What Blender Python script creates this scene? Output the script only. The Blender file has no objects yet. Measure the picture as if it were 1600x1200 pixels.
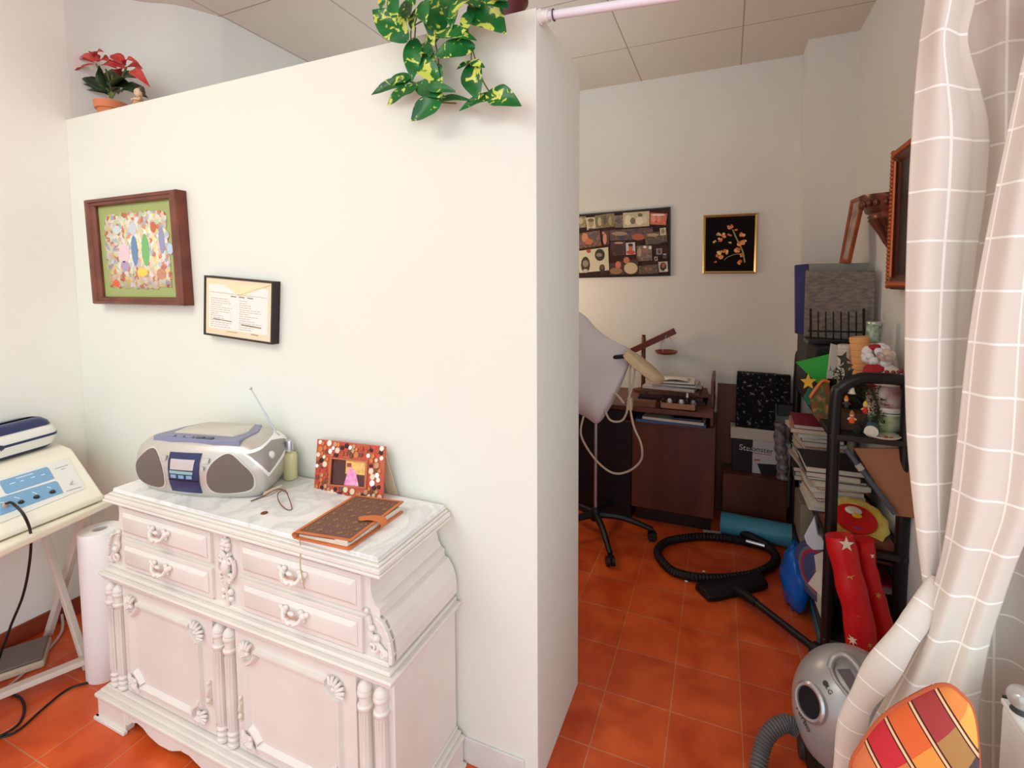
import bpy, bmesh, math, random
from math import sin, cos, pi, radians
from mathutils import Vector, Matrix, Euler
random.seed(7)
C = bpy.context.scene
V = Vector

# ------------------------------------------------------------------ camera
F, PX, PY, EYE = 756.0, 822.0, 493.0, 1.5        # focal length and principal point in 1600x1200 pixels, eye height
YAW, PITCH, ROLL = 0.3935, -0.0645, -0.004
_f = V((-sin(YAW) * cos(PITCH), cos(YAW) * cos(PITCH), sin(PITCH)))
_r = V((cos(YAW), sin(YAW), 0)); _u = _r.cross(_f)
RIGHT = _r * cos(ROLL) + _u * sin(ROLL); UP = -_r * sin(ROLL) + _u * cos(ROLL); FWD = _f
cam = bpy.data.cameras.new('camera'); camo = bpy.data.objects.new('camera', cam); C.collection.objects.link(camo)
camo.matrix_world = Matrix(((RIGHT.x, UP.x, -FWD.x, 0), (RIGHT.y, UP.y, -FWD.y, 0), (RIGHT.z, UP.z, -FWD.z, EYE), (0, 0, 0, 1)))
cam.sensor_width = 36; cam.lens = F / 1600 * 36
cam.shift_x = -(PX - 800) / 1600; cam.shift_y = (PY - 600) / 1600
cam.clip_start = 0.02
C.camera = camo

# ------------------------------------------------------------------ light
C.view_settings.view_transform = 'Standard'; C.view_settings.look = 'None'
C.view_settings.exposure = 0.0; C.view_settings.gamma = 1.0
C.view_settings.use_curve_mapping = False
w = bpy.data.worlds.new('daylight'); C.world = w; w.use_nodes = True
bg = w.node_tree.nodes['Background']; bg.inputs[0].default_value = (0.84, 0.965, 1.06, 1); bg.inputs[1].default_value = 1.5
def area(name, loc, target, sx, sy, power, col):
    l = bpy.data.lights.new(name, 'AREA'); l.shape = 'RECTANGLE'; l.size = sx; l.size_y = sy; l.energy = power; l.color = col
    o = bpy.data.objects.new(name, l); C.collection.objects.link(o); o.location = loc
    o.rotation_euler = (V(target) - V(loc)).to_track_quat('-Z', 'Y').to_euler(); return o
area('ceiling_lamp', (-1.9, -0.5, 2.8), (-1.8, -0.1, 0), 1.4, 0.9, 30, (0.90, 0.95, 0.88))
area('shop_window_daylight', (1.9, -1.6, 1.7), (-0.6, 2.0, 1.0), 2.6, 2.0, 28, (0.87, 0.98, 1.0))
area('alcove_lamp', (-1.55, 2.75, 1.45), (0.0, 3.39, 1.35), 0.45, 0.45, 6.5, (1.0, 0.76, 0.52))
area('added_ceiling_fill', (-1.35, 2.35, 2.15), (-1.35, 2.36, 3), 1.6, 1.0, 4.5, (0.92, 0.97, 0.95))  # added fill light, unseen behind the partition, lifts the ceiling brightness

# ------------------------------------------------------------------ helpers
def ray(x, y):
    return RIGHT * ((x - PX) / F) + UP * (-(y - PY) / F) + FWD
def P(x, y, X=None, Y=None, Z=None):
    """point of the place seen at (x, y) of the 1600x1200 frame on the plane X=, Y= or Z="""
    d = ray(x, y)
    t = X / d.x if X is not None else (Y / d.y if Y is not None else (Z - EYE) / d.z)
    return V((0, 0, EYE)) + d * t
def lin(c): return tuple((v / 12.92 if v <= 0.04045 else ((v + 0.055) / 1.055) ** 2.4) for v in c)
def rgb(r, g, b): return lin((r / 255, g / 255, b / 255)) + (1,)

class MB:
    def __init__(s, T=None): s.bm = bmesh.new(); s.T = T or Matrix(); s.mi = 0
    def v(s, p): return s.bm.verts.new(s.T @ V(p))
    def f(s, vs):
        try:
            fc = s.bm.faces.new(vs); fc.material_index = s.mi; return fc
        except ValueError: return None
    def box(s, a, b, T=None):
        M = T or Matrix()
        x0, y0, z0 = a; x1, y1, z1 = b
        q = [s.v(M @ V(p)) for p in ((x0,y0,z0),(x1,y0,z0),(x1,y1,z0),(x0,y1,z0),(x0,y0,z1),(x1,y0,z1),(x1,y1,z1),(x0,y1,z1))]
        for i in ((0,3,2,1),(4,5,6,7),(0,1,5,4),(1,2,6,5),(2,3,7,6),(3,0,4,7)): s.f([q[k] for k in i])
        return s
    def cbox(s, c, d, T=None):
        c = V(c); d = V(d) / 2; return s.box(c - d, c + d, T)
    def hexa(s, lo, hi):
        q = [s.v(p) for p in lo] + [s.v(p) for p in hi]; n = len(lo)
        s.f(q[:n][::-1]); s.f(q[n:])
        for i in range(n): s.f([q[i], q[(i+1) % n], q[n + (i+1) % n], q[n + i]])
        return s
    def prism(s, poly, vec):
        vec = V(vec); return s.hexa([V(p) for p in poly], [V(p) + vec for p in poly])
    def loft(s, rings, closed=True, cap=True):
        R = [[s.v(p) for p in r] for r in rings]; n = len(R[0])
        for a, b in zip(R, R[1:]):
            for i in range(n if closed else n - 1): s.f([a[i], a[(i+1) % n], b[(i+1) % n], b[i]])
        if cap and closed: s.f(R[0][::-1]); s.f(R[-1])
        return s
    def lathe(s, prof, org=(0,0,0), axis=(0,0,1), n=20, xref=None, sq=1.0):
        ax = V(axis).normalized(); a = V(xref) if xref else (V((1,0,0)) if abs(ax.x) < .9 else V((0,1,0)))
        a = (a - ax * a.dot(ax)).normalized(); b = ax.cross(a); org = V(org)
        rings = [[org + ax * h + (a * cos(2*pi*k/n) + b * sin(2*pi*k/n) * sq) * max(r, 1e-4) for k in range(n)] for r, h in prof]
        return s.loft(rings)
    def cyl(s, p0, p1, r0, r1=None, n=16):
        p0 = V(p0); p1 = V(p1); d = p1 - p0
        return s.lathe([(r0, 0), (r0 if r1 is None else r1, d.length)], p0, d, n)
    def tube(s, pts, r, n=8, closed=False, cap=True):
        pts = [V(p) for p in pts]; m = len(pts); rr = r if isinstance(r, (list, tuple)) else [r] * m
        rings = []; up = None
        for i, p in enumerate(pts):
            if closed: t = pts[(i+1) % m] - pts[i-1]
            else: t = pts[min(i+1, m-1)] - pts[max(i-1, 0)]
            if t.length < 1e-9: t = V((0,0,1))
            t.normalize()
            if up is None: up = V((0,0,1)) if abs(t.z) < .9 else V((1,0,0))
            up = up - t * up.dot(t)
            up.normalize(); b = t.cross(up)
            rings.append([p + (up * cos(2*pi*k/n) + b * sin(2*pi*k/n)) * rr[i] for k in range(n)])
        if closed:
            rings.append(rings[0]); return s.loft(rings, True, False)
        return s.loft(rings, True, cap)
    def sph(s, c, r, nu=14, nv=8, T=None):
        r = V((r, r, r)) if isinstance(r, (int, float)) else V(r); M = T or Matrix(); c = V(c)
        rings = []
        for j in range(1, nv):
            th = pi * j / nv
            rings.append([c + M @ V((r.x*sin(th)*cos(2*pi*k/nu), r.y*sin(th)*sin(2*pi*k/nu), -r.z*cos(th))) for k in range(nu)])
        return s.loft(rings)
    def grid(s, fn, nu, nv):
        g = [[s.v(fn(i/nu, j/nv)) for i in range(nu+1)] for j in range(nv+1)]
        for j in range(nv):
            for i in range(nu): s.f([g[j][i], g[j][i+1], g[j+1][i+1], g[j+1][i]])
        return s
    def quad(s, a, b, c, d): s.f([s.v(p) for p in (a, b, c, d)]); return s
    def disc(s, c, r, nrm, n=16, th=0.0008):
        return s.cyl(V(c), V(c) + V(nrm).normalized() * th, r, n=n)

def smoothline(pts, n=8, closed=False):
    pts = [V(p) for p in pts]; m = len(pts); out = []
    rng = range(m) if closed else range(m - 1)
    for i in rng:
        p0 = pts[(i-1) % m] if closed or i > 0 else pts[0]
        p1 = pts[i]; p2 = pts[(i+1) % m]; p3 = pts[(i+2) % m] if closed or i < m - 2 else pts[-1]
        for k in range(n):
            t = k / n
            out.append(0.5 * ((2*p1) + (p2-p0)*t + (2*p0-5*p1+4*p2-p3)*t*t + (3*p1-p0-3*p2+p3)*t*t*t))
    if not closed: out.append(pts[-1])
    return out

def obj(name, mb, mats, parent=None, smooth=40, bevel=0, solid=0, sub=0, seg=2, off=0):
    me = bpy.data.meshes.new(name); bm = mb.bm
    if not isinstance(mats, (list, tuple)): mats = [mats]
    if solid == 0: bmesh.ops.recalc_face_normals(bm, faces=bm.faces)
    if parent is None:
        xs = [v.co for v in bm.verts]
        org = V(((min(c.x for c in xs)+max(c.x for c in xs))/2, (min(c.y for c in xs)+max(c.y for c in xs))/2, min(c.z for c in xs)))
    else:
        org = wloc(parent)
    bmesh.ops.translate(bm, verts=bm.verts, vec=-org)
    bm.to_mesh(me); bm.free()
    for m in mats: me.materials.append(m)
    if smooth:
        me.shade_smooth(); me.set_sharp_from_angle(angle=radians(smooth))
    o = bpy.data.objects.new(name, me); C.collection.objects.link(o)
    if parent is None: o.location = org
    else: o.parent = parent
    if solid: md = o.modifiers.new('s', 'SOLIDIFY'); md.thickness = solid; md.offset = off
    if bevel:
        md = o.modifiers.new('b', 'BEVEL'); md.width = bevel; md.segments = seg; md.limit_method = 'ANGLE'; md.angle_limit = radians(35)
    if sub: md = o.modifiers.new('u', 'SUBSURF'); md.levels = sub; md.render_levels = sub
    return o
def wloc(o):
    p = V(o.location)
    while o.parent: o = o.parent; p = p + V(o.location)
    return p
def thing(name, label, cat, loc, group=None):
    o = bpy.data.objects.new(name, None); C.collection.objects.link(o); o.location = V(loc); o.empty_display_size = .05
    return tag(o, label, cat, group)
def tag(o, label, cat, group=None, kind=None):
    o['label'] = label; o['category'] = cat
    if group: o['group'] = group
    if kind: o['kind'] = kind
    return o
def struct(o): o['kind'] = 'structure'; return o
def dup(root, loc, label=None, rotz=0):
    r = root.copy(); C.collection.objects.link(r); r.location = loc; r.rotation_euler = (0, 0, rotz)
    if label: r['label'] = label
    for ch in list(root.children):
        c = ch.copy(); C.collection.objects.link(c); c.parent = r
        for g in ch.children:
            d = g.copy(); C.collection.objects.link(d); d.parent = c
    return r
def text(name, body, size, mat, o3, xdir, ydir, parent=None, ext=0.0004, align='CENTER'):
    cu = bpy.data.curves.new(name, 'FONT'); cu.body = body; cu.size = size; cu.extrude = ext; cu.align_x = align; cu.align_y = 'CENTER'
    tmp = bpy.data.objects.new(name + '_t', cu); C.collection.objects.link(tmp)
    dg = bpy.context.evaluated_depsgraph_get(); me = bpy.data.meshes.new_from_object(tmp.evaluated_get(dg))
    bpy.data.objects.remove(tmp)
    x = V(xdir).normalized(); z = x.cross(V(ydir)).normalized(); y = z.cross(x)
    org = wloc(parent) if parent else V((0,0,0))
    M = Matrix(((x.x, y.x, z.x, o3[0]-org.x), (x.y, y.y, z.y, o3[1]-org.y), (x.z, y.z, z.z, o3[2]-org.z), (0,0,0,1)))
    me.transform(M); me.materials.clear(); me.materials.append(mat)
    o = bpy.data.objects.new(name, me); C.collection.objects.link(o)
    if parent: o.parent = parent
    return o

# ------------------------------------------------------------------ materials
def mat(name, col, rough=.5, metal=0, var=0, vscale=8, col2=None, bump=0, bscale=60, spec=.5, trans=0, emit=0, sheen=0, ior=1.45, coat=0, stretch=(1,1,1)):
    m = bpy.data.materials.new(name); m.use_nodes = True; nt = m.node_tree; b = nt.nodes['Principled BSDF']
    b.inputs['Base Color'].default_value = col; b.inputs['Roughness'].default_value = rough; b.inputs['Metallic'].default_value = metal
    b.inputs['Specular IOR Level'].default_value = spec; b.inputs['Transmission Weight'].default_value = trans; b.inputs['IOR'].default_value = ior
    b.inputs['Sheen Weight'].default_value = sheen; b.inputs['Coat Weight'].default_value = coat
    tc = nt.nodes.new('ShaderNodeTexCoord'); mp = nt.nodes.new('ShaderNodeMapping'); mp.inputs['Scale'].default_value = stretch
    nt.links.new(tc.outputs['Object'], mp.inputs['Vector'])
    if col2 or var:
        n = nt.nodes.new('ShaderNodeTexNoise'); n.inputs['Scale'].default_value = vscale; n.inputs['Detail'].default_value = 5
        nt.links.new(mp.outputs[0], n.inputs['Vector'])
        r = nt.nodes.new('ShaderNodeValToRGB'); r.color_ramp.elements[0].position = .35; r.color_ramp.elements[1].position = .65
        r.color_ramp.elements[0].color = col
        r.color_ramp.elements[1].color = col2 or tuple(min(1, c * (1 - var)) for c in col[:3]) + (1,)
        nt.links.new(n.outputs['Fac'], r.inputs[0]); nt.links.new(r.outputs[0], b.inputs['Base Color'])
    if bump:
        n2 = nt.nodes.new('ShaderNodeTexNoise'); n2.inputs['Scale'].default_value = bscale; n2.inputs['Detail'].default_value = 3
        nt.links.new(mp.outputs[0], n2.inputs['Vector'])
        bp = nt.nodes.new('ShaderNodeBump'); bp.inputs['Strength'].default_value = bump; bp.inputs['Distance'].default_value = .004
        nt.links.new(n2.outputs['Fac'], bp.inputs['Height']); nt.links.new(bp.outputs[0], b.inputs['Normal'])
    return m
def nodes(m): return m.node_tree, m.node_tree.nodes['Principled BSDF']

def brickmat(name, c1, c2, mortar, wx, wy, ox, oy, rot, ms, rough, blotch=None, coat=0):
    m = mat(name, c1, rough); nt, b = nodes(m)
    b.inputs['Coat Weight'].default_value = coat; b.inputs['Coat Roughness'].default_value = .12
    tc = nt.nodes.new('ShaderNodeNewGeometry'); mp = nt.nodes.new('ShaderNodeMapping'); mp.vector_type = 'TEXTURE'
    mp.inputs['Location'].default_value = (ox, oy, 0); mp.inputs['Rotation'].default_value = (0, 0, rot)
    nt.links.new(tc.outputs['Position'], mp.inputs['Vector'])
    br = nt.nodes.new('ShaderNodeTexBrick'); br.offset = 0; br.squash = 1
    br.inputs['Scale'].default_value = 1; br.inputs['Brick Width'].default_value = wx; br.inputs['Row Height'].default_value = wy
    br.inputs['Mortar Size'].default_value = ms; br.inputs['Mortar Smooth'].default_value = .3; br.inputs['Bias'].default_value = 0
    br.inputs['Color1'].default_value = c1; br.inputs['Color2'].default_value = c2; br.inputs['Mortar'].default_value = mortar
    nt.links.new(mp.outputs[0], br.inputs['Vector'])
    out = br.outputs['Color']
    if blotch:
        n = nt.nodes.new('ShaderNodeTexNoise'); n.inputs['Scale'].default_value = 5.5; n.inputs['Detail'].default_value = 4; n.inputs['Distortion'].default_value = .6
        nt.links.new(tc.outputs['Position'], n.inputs['Vector'])
        rr = nt.nodes.new('ShaderNodeValToRGB'); rr.color_ramp.elements[0].position = .3; rr.color_ramp.elements[0].color = blotch
        rr.color_ramp.elements[1].position = .68; rr.color_ramp.elements[1].color = (1, 1, 1, 1)
        nt.links.new(n.outputs['Fac'], rr.inputs[0])
        mx = nt.nodes.new('ShaderNodeMix'); mx.data_type = 'RGBA'; mx.blend_type = 'MULTIPLY'; mx.inputs[0].default_value = 1
        nt.links.new(out, mx.inputs[6]); nt.links.new(rr.outputs[0], mx.inputs[7]); out = mx.outputs[2]
    nt.links.new(out, b.inputs['Base Color'])
    bp = nt.nodes.new('ShaderNodeBump'); bp.inputs['Strength'].default_value = .25; bp.inputs['Distance'].default_value = .002; bp.invert = True
    nt.links.new(br.outputs['Fac'], bp.inputs['Height']); nt.links.new(bp.outputs[0], b.inputs['Normal'])
    return m

M_floor = brickmat('terracotta_tile', rgb(238, 108, 48), rgb(216, 90, 38), rgb(214, 146, 108), .231, .231, -.39, 2.136, .011, .0022, .34, rgb(214, 172, 146), .12)
M_ceil = brickmat('ceiling_panel', rgb(222, 213, 203), rgb(218, 209, 199), rgb(170, 157, 144), .61, .57, -.56, 2.895, 0, .004, .85)
M_wall = mat('white_wall', rgb(228, 225, 218), .85, var=.03, vscale=2, bump=.12, bscale=40)
M_part = mat('painted_board', rgb(231, 231, 219), .6, var=.02, vscale=1.5)
M_cream = mat('cream_wall', rgb(242, 238, 228), .85, var=.03, vscale=2, bump=.1)
M_skirt = mat('skirting_white', rgb(225, 222, 216), .5, var=.08, vscale=12)
M_terra = mat('terracotta_skirting', rgb(150, 66, 40), .4, var=.2, vscale=9)
M_white = mat('white_paint', rgb(230, 223, 214), .42, var=.07, vscale=5, bump=.12, bscale=30)
M_white2 = mat('white_plastic', rgb(238, 236, 228), .35)
M_black = mat('black_metal', rgb(22, 19, 20), .35)
M_blackp = mat('black_plastic', rgb(18, 16, 18), .5)
M_dark = mat('dark_grey_plastic', rgb(52, 48, 50), .5)
M_chrome = mat('chrome', rgb(200, 200, 205), .32, .9)
M_silver = mat('silver_plastic', rgb(196, 190, 180), .32, .35)
M_wood = mat('brown_wood', rgb(112, 58, 40), .4, col2=rgb(84, 40, 27), vscale=6, stretch=(1, 1, .15))
M_woodf = mat('frame_wood', rgb(122, 62, 42), .35, col2=rgb(98, 46, 30), vscale=14)
M_orangewood = mat('orange_wood', rgb(170, 76, 36), .35, col2=rgb(140, 58, 28), vscale=14)
M_paper = mat('white_paper', rgb(236, 232, 224), .8)
M_gold = mat('gold_frame', rgb(205, 175, 110), .3, .8)
M_pages = mat('page_edges', rgb(225, 215, 196), .85, var=.2, vscale=90, stretch=(1, 1, 6))

# ------------------------------------------------------------------ setting
WX = .635
struct(obj('floor', MB().box((-4.5, -3.2, -.1), (3.2, 3.6, 0)), M_floor, smooth=0))
struct(obj('ceiling', MB().box((-4.5, -1.4, 2.86), (2.2, 3.6, 2.95)), M_ceil, smooth=0))
struct(obj('wall_back', MB().box((-2.9, 3.39, 0), (1.0, 3.55, 2.86)), M_wall, smooth=0))
struct(obj('trim_1', MB().box((.39, 3.195, 0), (.7, 3.39, 2.86)), M_wall, smooth=0))       # column in the corner
struct(obj('wall_right', MB().box((WX, 1.2, 0), (.78, 3.39, 2.86)), M_wall, smooth=0))
mb = MB(); mb.box((-2.9, -1.4, 0), (-2.73, 1.27, 2.86)); struct(obj('wall_left', mb, M_cream, smooth=0))
cv = smoothline([(-2.73, 1.27, 0), (-2.71, 1.41, 0), (-2.63, 1.52, 0), (-2.50, 1.61, 0), (-2.40, 1.77, 0)], 6)
struct(obj('wall_left', MB().prism([(-2.9, 1.27, 0)] + [tuple(p) for p in cv[:13]] + [(-2.9, cv[12].y, 0)], (0, 0, 2.86)), M_wall, smooth=35))
struct(obj('wall_left', MB().prism([(-2.9, cv[12].y, 0)] + [tuple(p) for p in cv[12:]] + [(-2.40, 3.39, 0), (-2.9, 3.39, 0)], (0, 0, 2.86)), M_wall, smooth=35))
struct(obj('wall_front', MB().box((-2.73, 1.25, 0), (-.487, 1.667, 2.237)), M_part, bevel=.002, smooth=0))
struct(obj('baseboard_front', MB().box((-2.73, 1.243, 0), (-.53, 1.25, .083)), M_skirt, bevel=.002))
struct(obj('baseboard_left', MB().box((-2.73, -1.4, 0), (-2.718, 1.243, .075)), M_terra, bevel=.002))
struct(obj('baseboard_back', MB().box((-2.4, 3.378, 0), (.39, 3.39, .08)), M_terra, bevel=.002))
# ------------------------------------------------------------------ white carved cabinet
cab = thing('sideboard', 'white carved wooden sideboard with marble top, drawers and two doors', 'sideboard', (-1.35, 1.07, 0))
YF = .935
def face(x, y, d=0): return P(x, y, Y=YF - d)
# base plinth with scalloped apron
mb = MB()
xL, xR = -1.985, -.731; xc = (xL + xR) / 2
half = [(xL, .0), (xL + .15, .0), (xL + .155, .03), (xL + .17, .035), (xL + .19, .052), (xL + .22, .062), (xL + .25, .056), (xL + .28, .040), (xL + .33, .028),
        (xL + .39, .030), (xL + .42, .042), (xL + .44, .050), (xL + .48, .050), (xL + .52, .036), (xL + .56, .024), (xc, .018)]
low = half + [(2*xc - x, z) for x, z in half[-2::-1]]
for (x0, z0), (x1, z1) in zip(low, low[1:]):
    if x1 > x0: mb.hexa([(x0, .895, z0), (x1, .895, z1), (x1, .895, .085), (x0, .895, .085)], [(x0, .925, z0), (x1, .925, z1), (x1, .925, .085), (x0, .925, .085)])
mb.box((xL, .925, 0), (xL + .025, 1.235, .085)); mb.box((xR - .025, .925, 0), (xR, 1.235, .085))
mb.box((xL - .014, .886, .0), (xL + .158, .9, .012)); mb.box((xR - .158, .886, 0), (xR + .012, .9, .012)); mb.box((xR - .005, .89, 0), (xR + .012, 1.235, .012)); mb.box((xL - .014, .89, 0), (xL + .005, 1.235, .012))
obj('plinth', mb, M_white, cab, bevel=.002)
def mould(x0, x1, yf, steps):        # stepped moulding: list of (z0, z1, inset)
    m = MB()
    for z0, z1, d in steps: m.box((x0 + d, yf + d, z0), (x1 - d, 1.24, z1))
    return m
obj('base_moulding', mould(-1.99, -.727, .888, [(.083, .097, 0), (.097, .108, .012), (.108, .118, .024)]), M_white, cab, bevel=.004, seg=3)
obj('lower_case', MB().box((-1.945, YF + .004, .118), (-.755, 1.238, .505)), M_white, cab, bevel=.003)
obj('middle_moulding', mould(-1.955, -.735, .903, [(.505, .52, .008), (.52, .53, 0), (.53, .542, .014), (.542, .556, .026)]), M_white, cab, bevel=.004, seg=3)
# upper case: front silhouette swept backwards, scroll feet
prR = [(-.80, .787), (-.815, .765), (-.817, .735), (-.812, .71), (-.802, .693), (-.79, .685), (-.79, .665), (-.776, .66), (-.762, .64), (-.752, .615), (-.747, .58), (-.748, .556)]
prL = [(-2.69 - x, z) for x, z in prR]
poly = [(x, YF, z) for x, z in prR] + [(x, YF, z) for x, z in prL[::-1]]
mb = MB()
for i in range(len(prR) - 1):
    (a, za), (b, zb) = prR[i], prR[i+1]; (c, _), (d, _) = prL[i], prL[i+1]
    mb.hexa([(c, YF, za), (a, YF, za), (b, YF, zb), (d, YF, zb)], [(c, 1.238, za), (a, 1.238, za), (b, 1.238, zb), (d, 1.238, zb)])
obj('upper_case', mb, M_white, cab, smooth=50)
# front scroll brackets
for s in (1, -1):
    pr = prR if s == 1 else prL
    o_ = [(x, z) for x, z in pr[6:]]
    inn = [(x - s * .012, z) for x, z in o_]
    mb = MB()
    for i in range(len(o_) - 1):
        q = [(inn[i][0], YF - .01, inn[i][1]), (o_[i][0], YF - .01, o_[i][1]), (o_[i+1][0], YF - .01, o_[i+1][1]), (inn[i+1][0], YF - .01, inn[i+1][1])]
        mb.prism(q, (0, .02, 0))
    obj('scroll_edge', mb, M_white, cab, bevel=.002)
obj('top_moulding', mould(-1.905, -.763, .905, [(.785, .793, 0), (.793, .806, .004), (.806, .812, .012), (.812, .818, .02)]), M_white, cab, bevel=.003, seg=3)
M_marble = mat('white_marble', rgb(240, 240, 238), .18); nt, b = nodes(M_marble)
n = nt.nodes.new('ShaderNodeTexNoise'); n.inputs['Scale'].default_value = 5; n.inputs['Detail'].default_value = 8; n.inputs['Distortion'].default_value = 1.6
r = nt.nodes.new('ShaderNodeValToRGB'); r.color_ramp.elements[0].position = .42; r.color_ramp.elements[0].color = rgb(240, 238, 234)
r.color_ramp.elements[1].position = .62; r.color_ramp.elements[1].color = rgb(232, 231, 228); e = r.color_ramp.elements.new(.52); e.color = rgb(216, 217, 215)
e = r.color_ramp.elements.new(.47); e.color = rgb(236, 235, 231)
tc = nt.nodes.new('ShaderNodeTexCoord'); nt.links.new(tc.outputs['Object'], n.inputs['Vector']); nt.links.new(n.outputs['Fac'], r.inputs[0]); nt.links.new(r.outputs[0], b.inputs['Base Color'])
ob = obj('marble_top', MB().box((-1.882, .926, .814), (-.785, 1.236, .826)), M_marble, cab, bevel=.002); ob['label'] = 'grey-veined white marble slab'
MT = .826
# drawers
def panel(mb, x0, x1, z0, z1, yf, t, ins, rise):
    """raised panel with sloping border on a front plane"""
    lo = [(x0, yf, z0), (x1, yf, z0), (x1, yf, z1), (x0, yf, z1)]
    mb.hexa([(x, y + t, z) for x, y, z in lo], lo)
    a = [(x0+ins, yf - .0005, z0+ins), (x1-ins, yf - .0005, z0+ins), (x1-ins, yf - .0005, z1-ins), (x0+ins, yf - .0005, z1-ins)]
    b2 = [(x0+ins*2, yf-rise, z0+ins*1.9), (x1-ins*2, yf-rise, z0+ins*1.9), (x1-ins*2, yf-rise, z1-ins*1.9), (x0+ins*2, yf-rise, z1-ins*1.9)]
    mb.hexa(a, b2)
def carved_pull(mb, c):
    c = V(c)
    for s in (-1, 1):
        mb.sph(c + V((s*.034, -.004, .006)), (.011, .008, .011)); mb.sph(c + V((s*.046, -.003, .012)), (.008, .006, .008)); mb.sph(c + V((s*.027, -.004, .015)), (.008, .006, .008))
        mb.sph(c + V((s*.036, -.004, -.006)), (.006, .005, .006))
    mb.tube(smoothline([c + V((-.036, -.008, .006)), c + V((-.024, -.014, -.010)), c + V((-.008, -.019, -.007)), c + V((0, -.021, -.014)), c + V((.008, -.019, -.007)), c + V((.024, -.014, -.010)), c + V((.034, -.008, .004))], 4), .006, 7)
    mb.sph(c + V((0, -.020, -.010)), (.011, .008, .008)); mb.sph(c + V((-.015, -.017, -.012)), (.008, .007, .007)); mb.sph(c + V((.015, -.017, -.012)), (.008, .007, .007)); mb.sph(c + V((0, -.012, .010)), (.012, .006, .006))
for (x0, x1) in ((-1.845, -1.405), (-1.28, -.84)):
    for (z0, z1) in ((.672, .768), (.562, .655)):
        mb = MB(); panel(mb, x0, x1, z0, z1, YF - .010, .012, .013, .009)
        d = obj('drawer', mb, M_white, cab, bevel=.0015)
        h = MB(); carved_pull(h, ((x0+x1)/2 + .0, YF - .02, (z0+z1)/2 + .004))
        obj('carved_handle', h, M_white, d)
# carved ornaments
def scroll(mb, c, r, turns, start, sgn, th=.006):
    pts = []; n = int(16 * turns)
    for k in range(n + 1):
        t = k / n; a = start + sgn * t * turns * 2 * pi; rr = r * (1 - t * .82)
        pts.append(V(c) + V((cos(a) * rr, -.004 * t, sin(a) * rr)))
    mb.tube(pts, [th * (1 - .4 * k / n) for k in range(n + 1)], 7)
def shell(mb, c, r, a0, a1, n=6, y=0):
    c = V(c)
    for k in range(n):
        a = a0 + (a1 - a0) * k / (n - 1)
        mb.tube([c, c + V((cos(a) * r * .55, -.008, sin(a) * r * .55)), c + V((cos(a) * r, -.003, sin(a) * r))], [.0025, .0055, .0045], 7)
    mb.sph(c + V((0, -.003, 0)), (.008, .007, .008))
mb = MB(); cx, y0 = -1.343, YF - .006
for z, w_ in ((.755, .010), (.742, .016), (.73, .012)):
    for s in (-1, 1): mb.sph((cx + s*w_*.7, y0, z), (.009, .008, .008))
mb.sph((cx, y0, .768), (.006, .006, .01)); mb.sph((cx, y0 - .002, .745), (.009, .009, .012))
for s in (-1, 1):
    scroll(mb, (cx + s*.018, y0, .70), .016, 1.3, pi/2, s); scroll(mb, (cx + s*.018, y0, .645), .015, 1.3, -pi/2, -s)
    mb.tube(smoothline([(cx + s*.03, y0, .70), (cx + s*.034, y0, .672), (cx + s*.028, y0, .65)], 4), .006, 7)
    mb.sph((cx + s*.014, y0, .60), (.010, .008, .010)); mb.sph((cx + s*.015, y0, .58), (.009, .008, .008))
mb.sph((cx, y0 - .003, .675), (.016, .012, .026)); mb.tube(smoothline([(cx, y0, .645), (cx - .004, y0, .615), (cx, y0, .585), (cx, y0, .556)], 4), [.008]*5+[.005]*8, 8)
o = obj('carved_ornament', mb, M_white, cab)
for s, cx in ((1, -.800), (-1, -1.893)):
    mb = MB()
    mb.tube(smoothline([(cx - s*.022, y0, .665), (cx - s*.016, y0, .645), (cx - s*.018, y0, .625), (cx - s*.002, y0, .605), (cx + s*.022, y0, .585), (cx + s*.03, y0, .57)], 4), .006, 7)
    mb.sph((cx - s*.026, y0, .676), (.006, .006, .008)); mb.sph((cx - s*.012, y0, .635), (.011, .008, .009)); mb.sph((cx + s*.002, y0, .612), (.012, .009, .010))
    scroll(mb, (cx - s*.006, y0, .588), .018, 1.4, pi/2, -s); scroll(mb, (cx + s*.026, y0, .575), .010, 1.2, 0, s)
    obj('carved_ornament', mb, M_white, cab)
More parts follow.
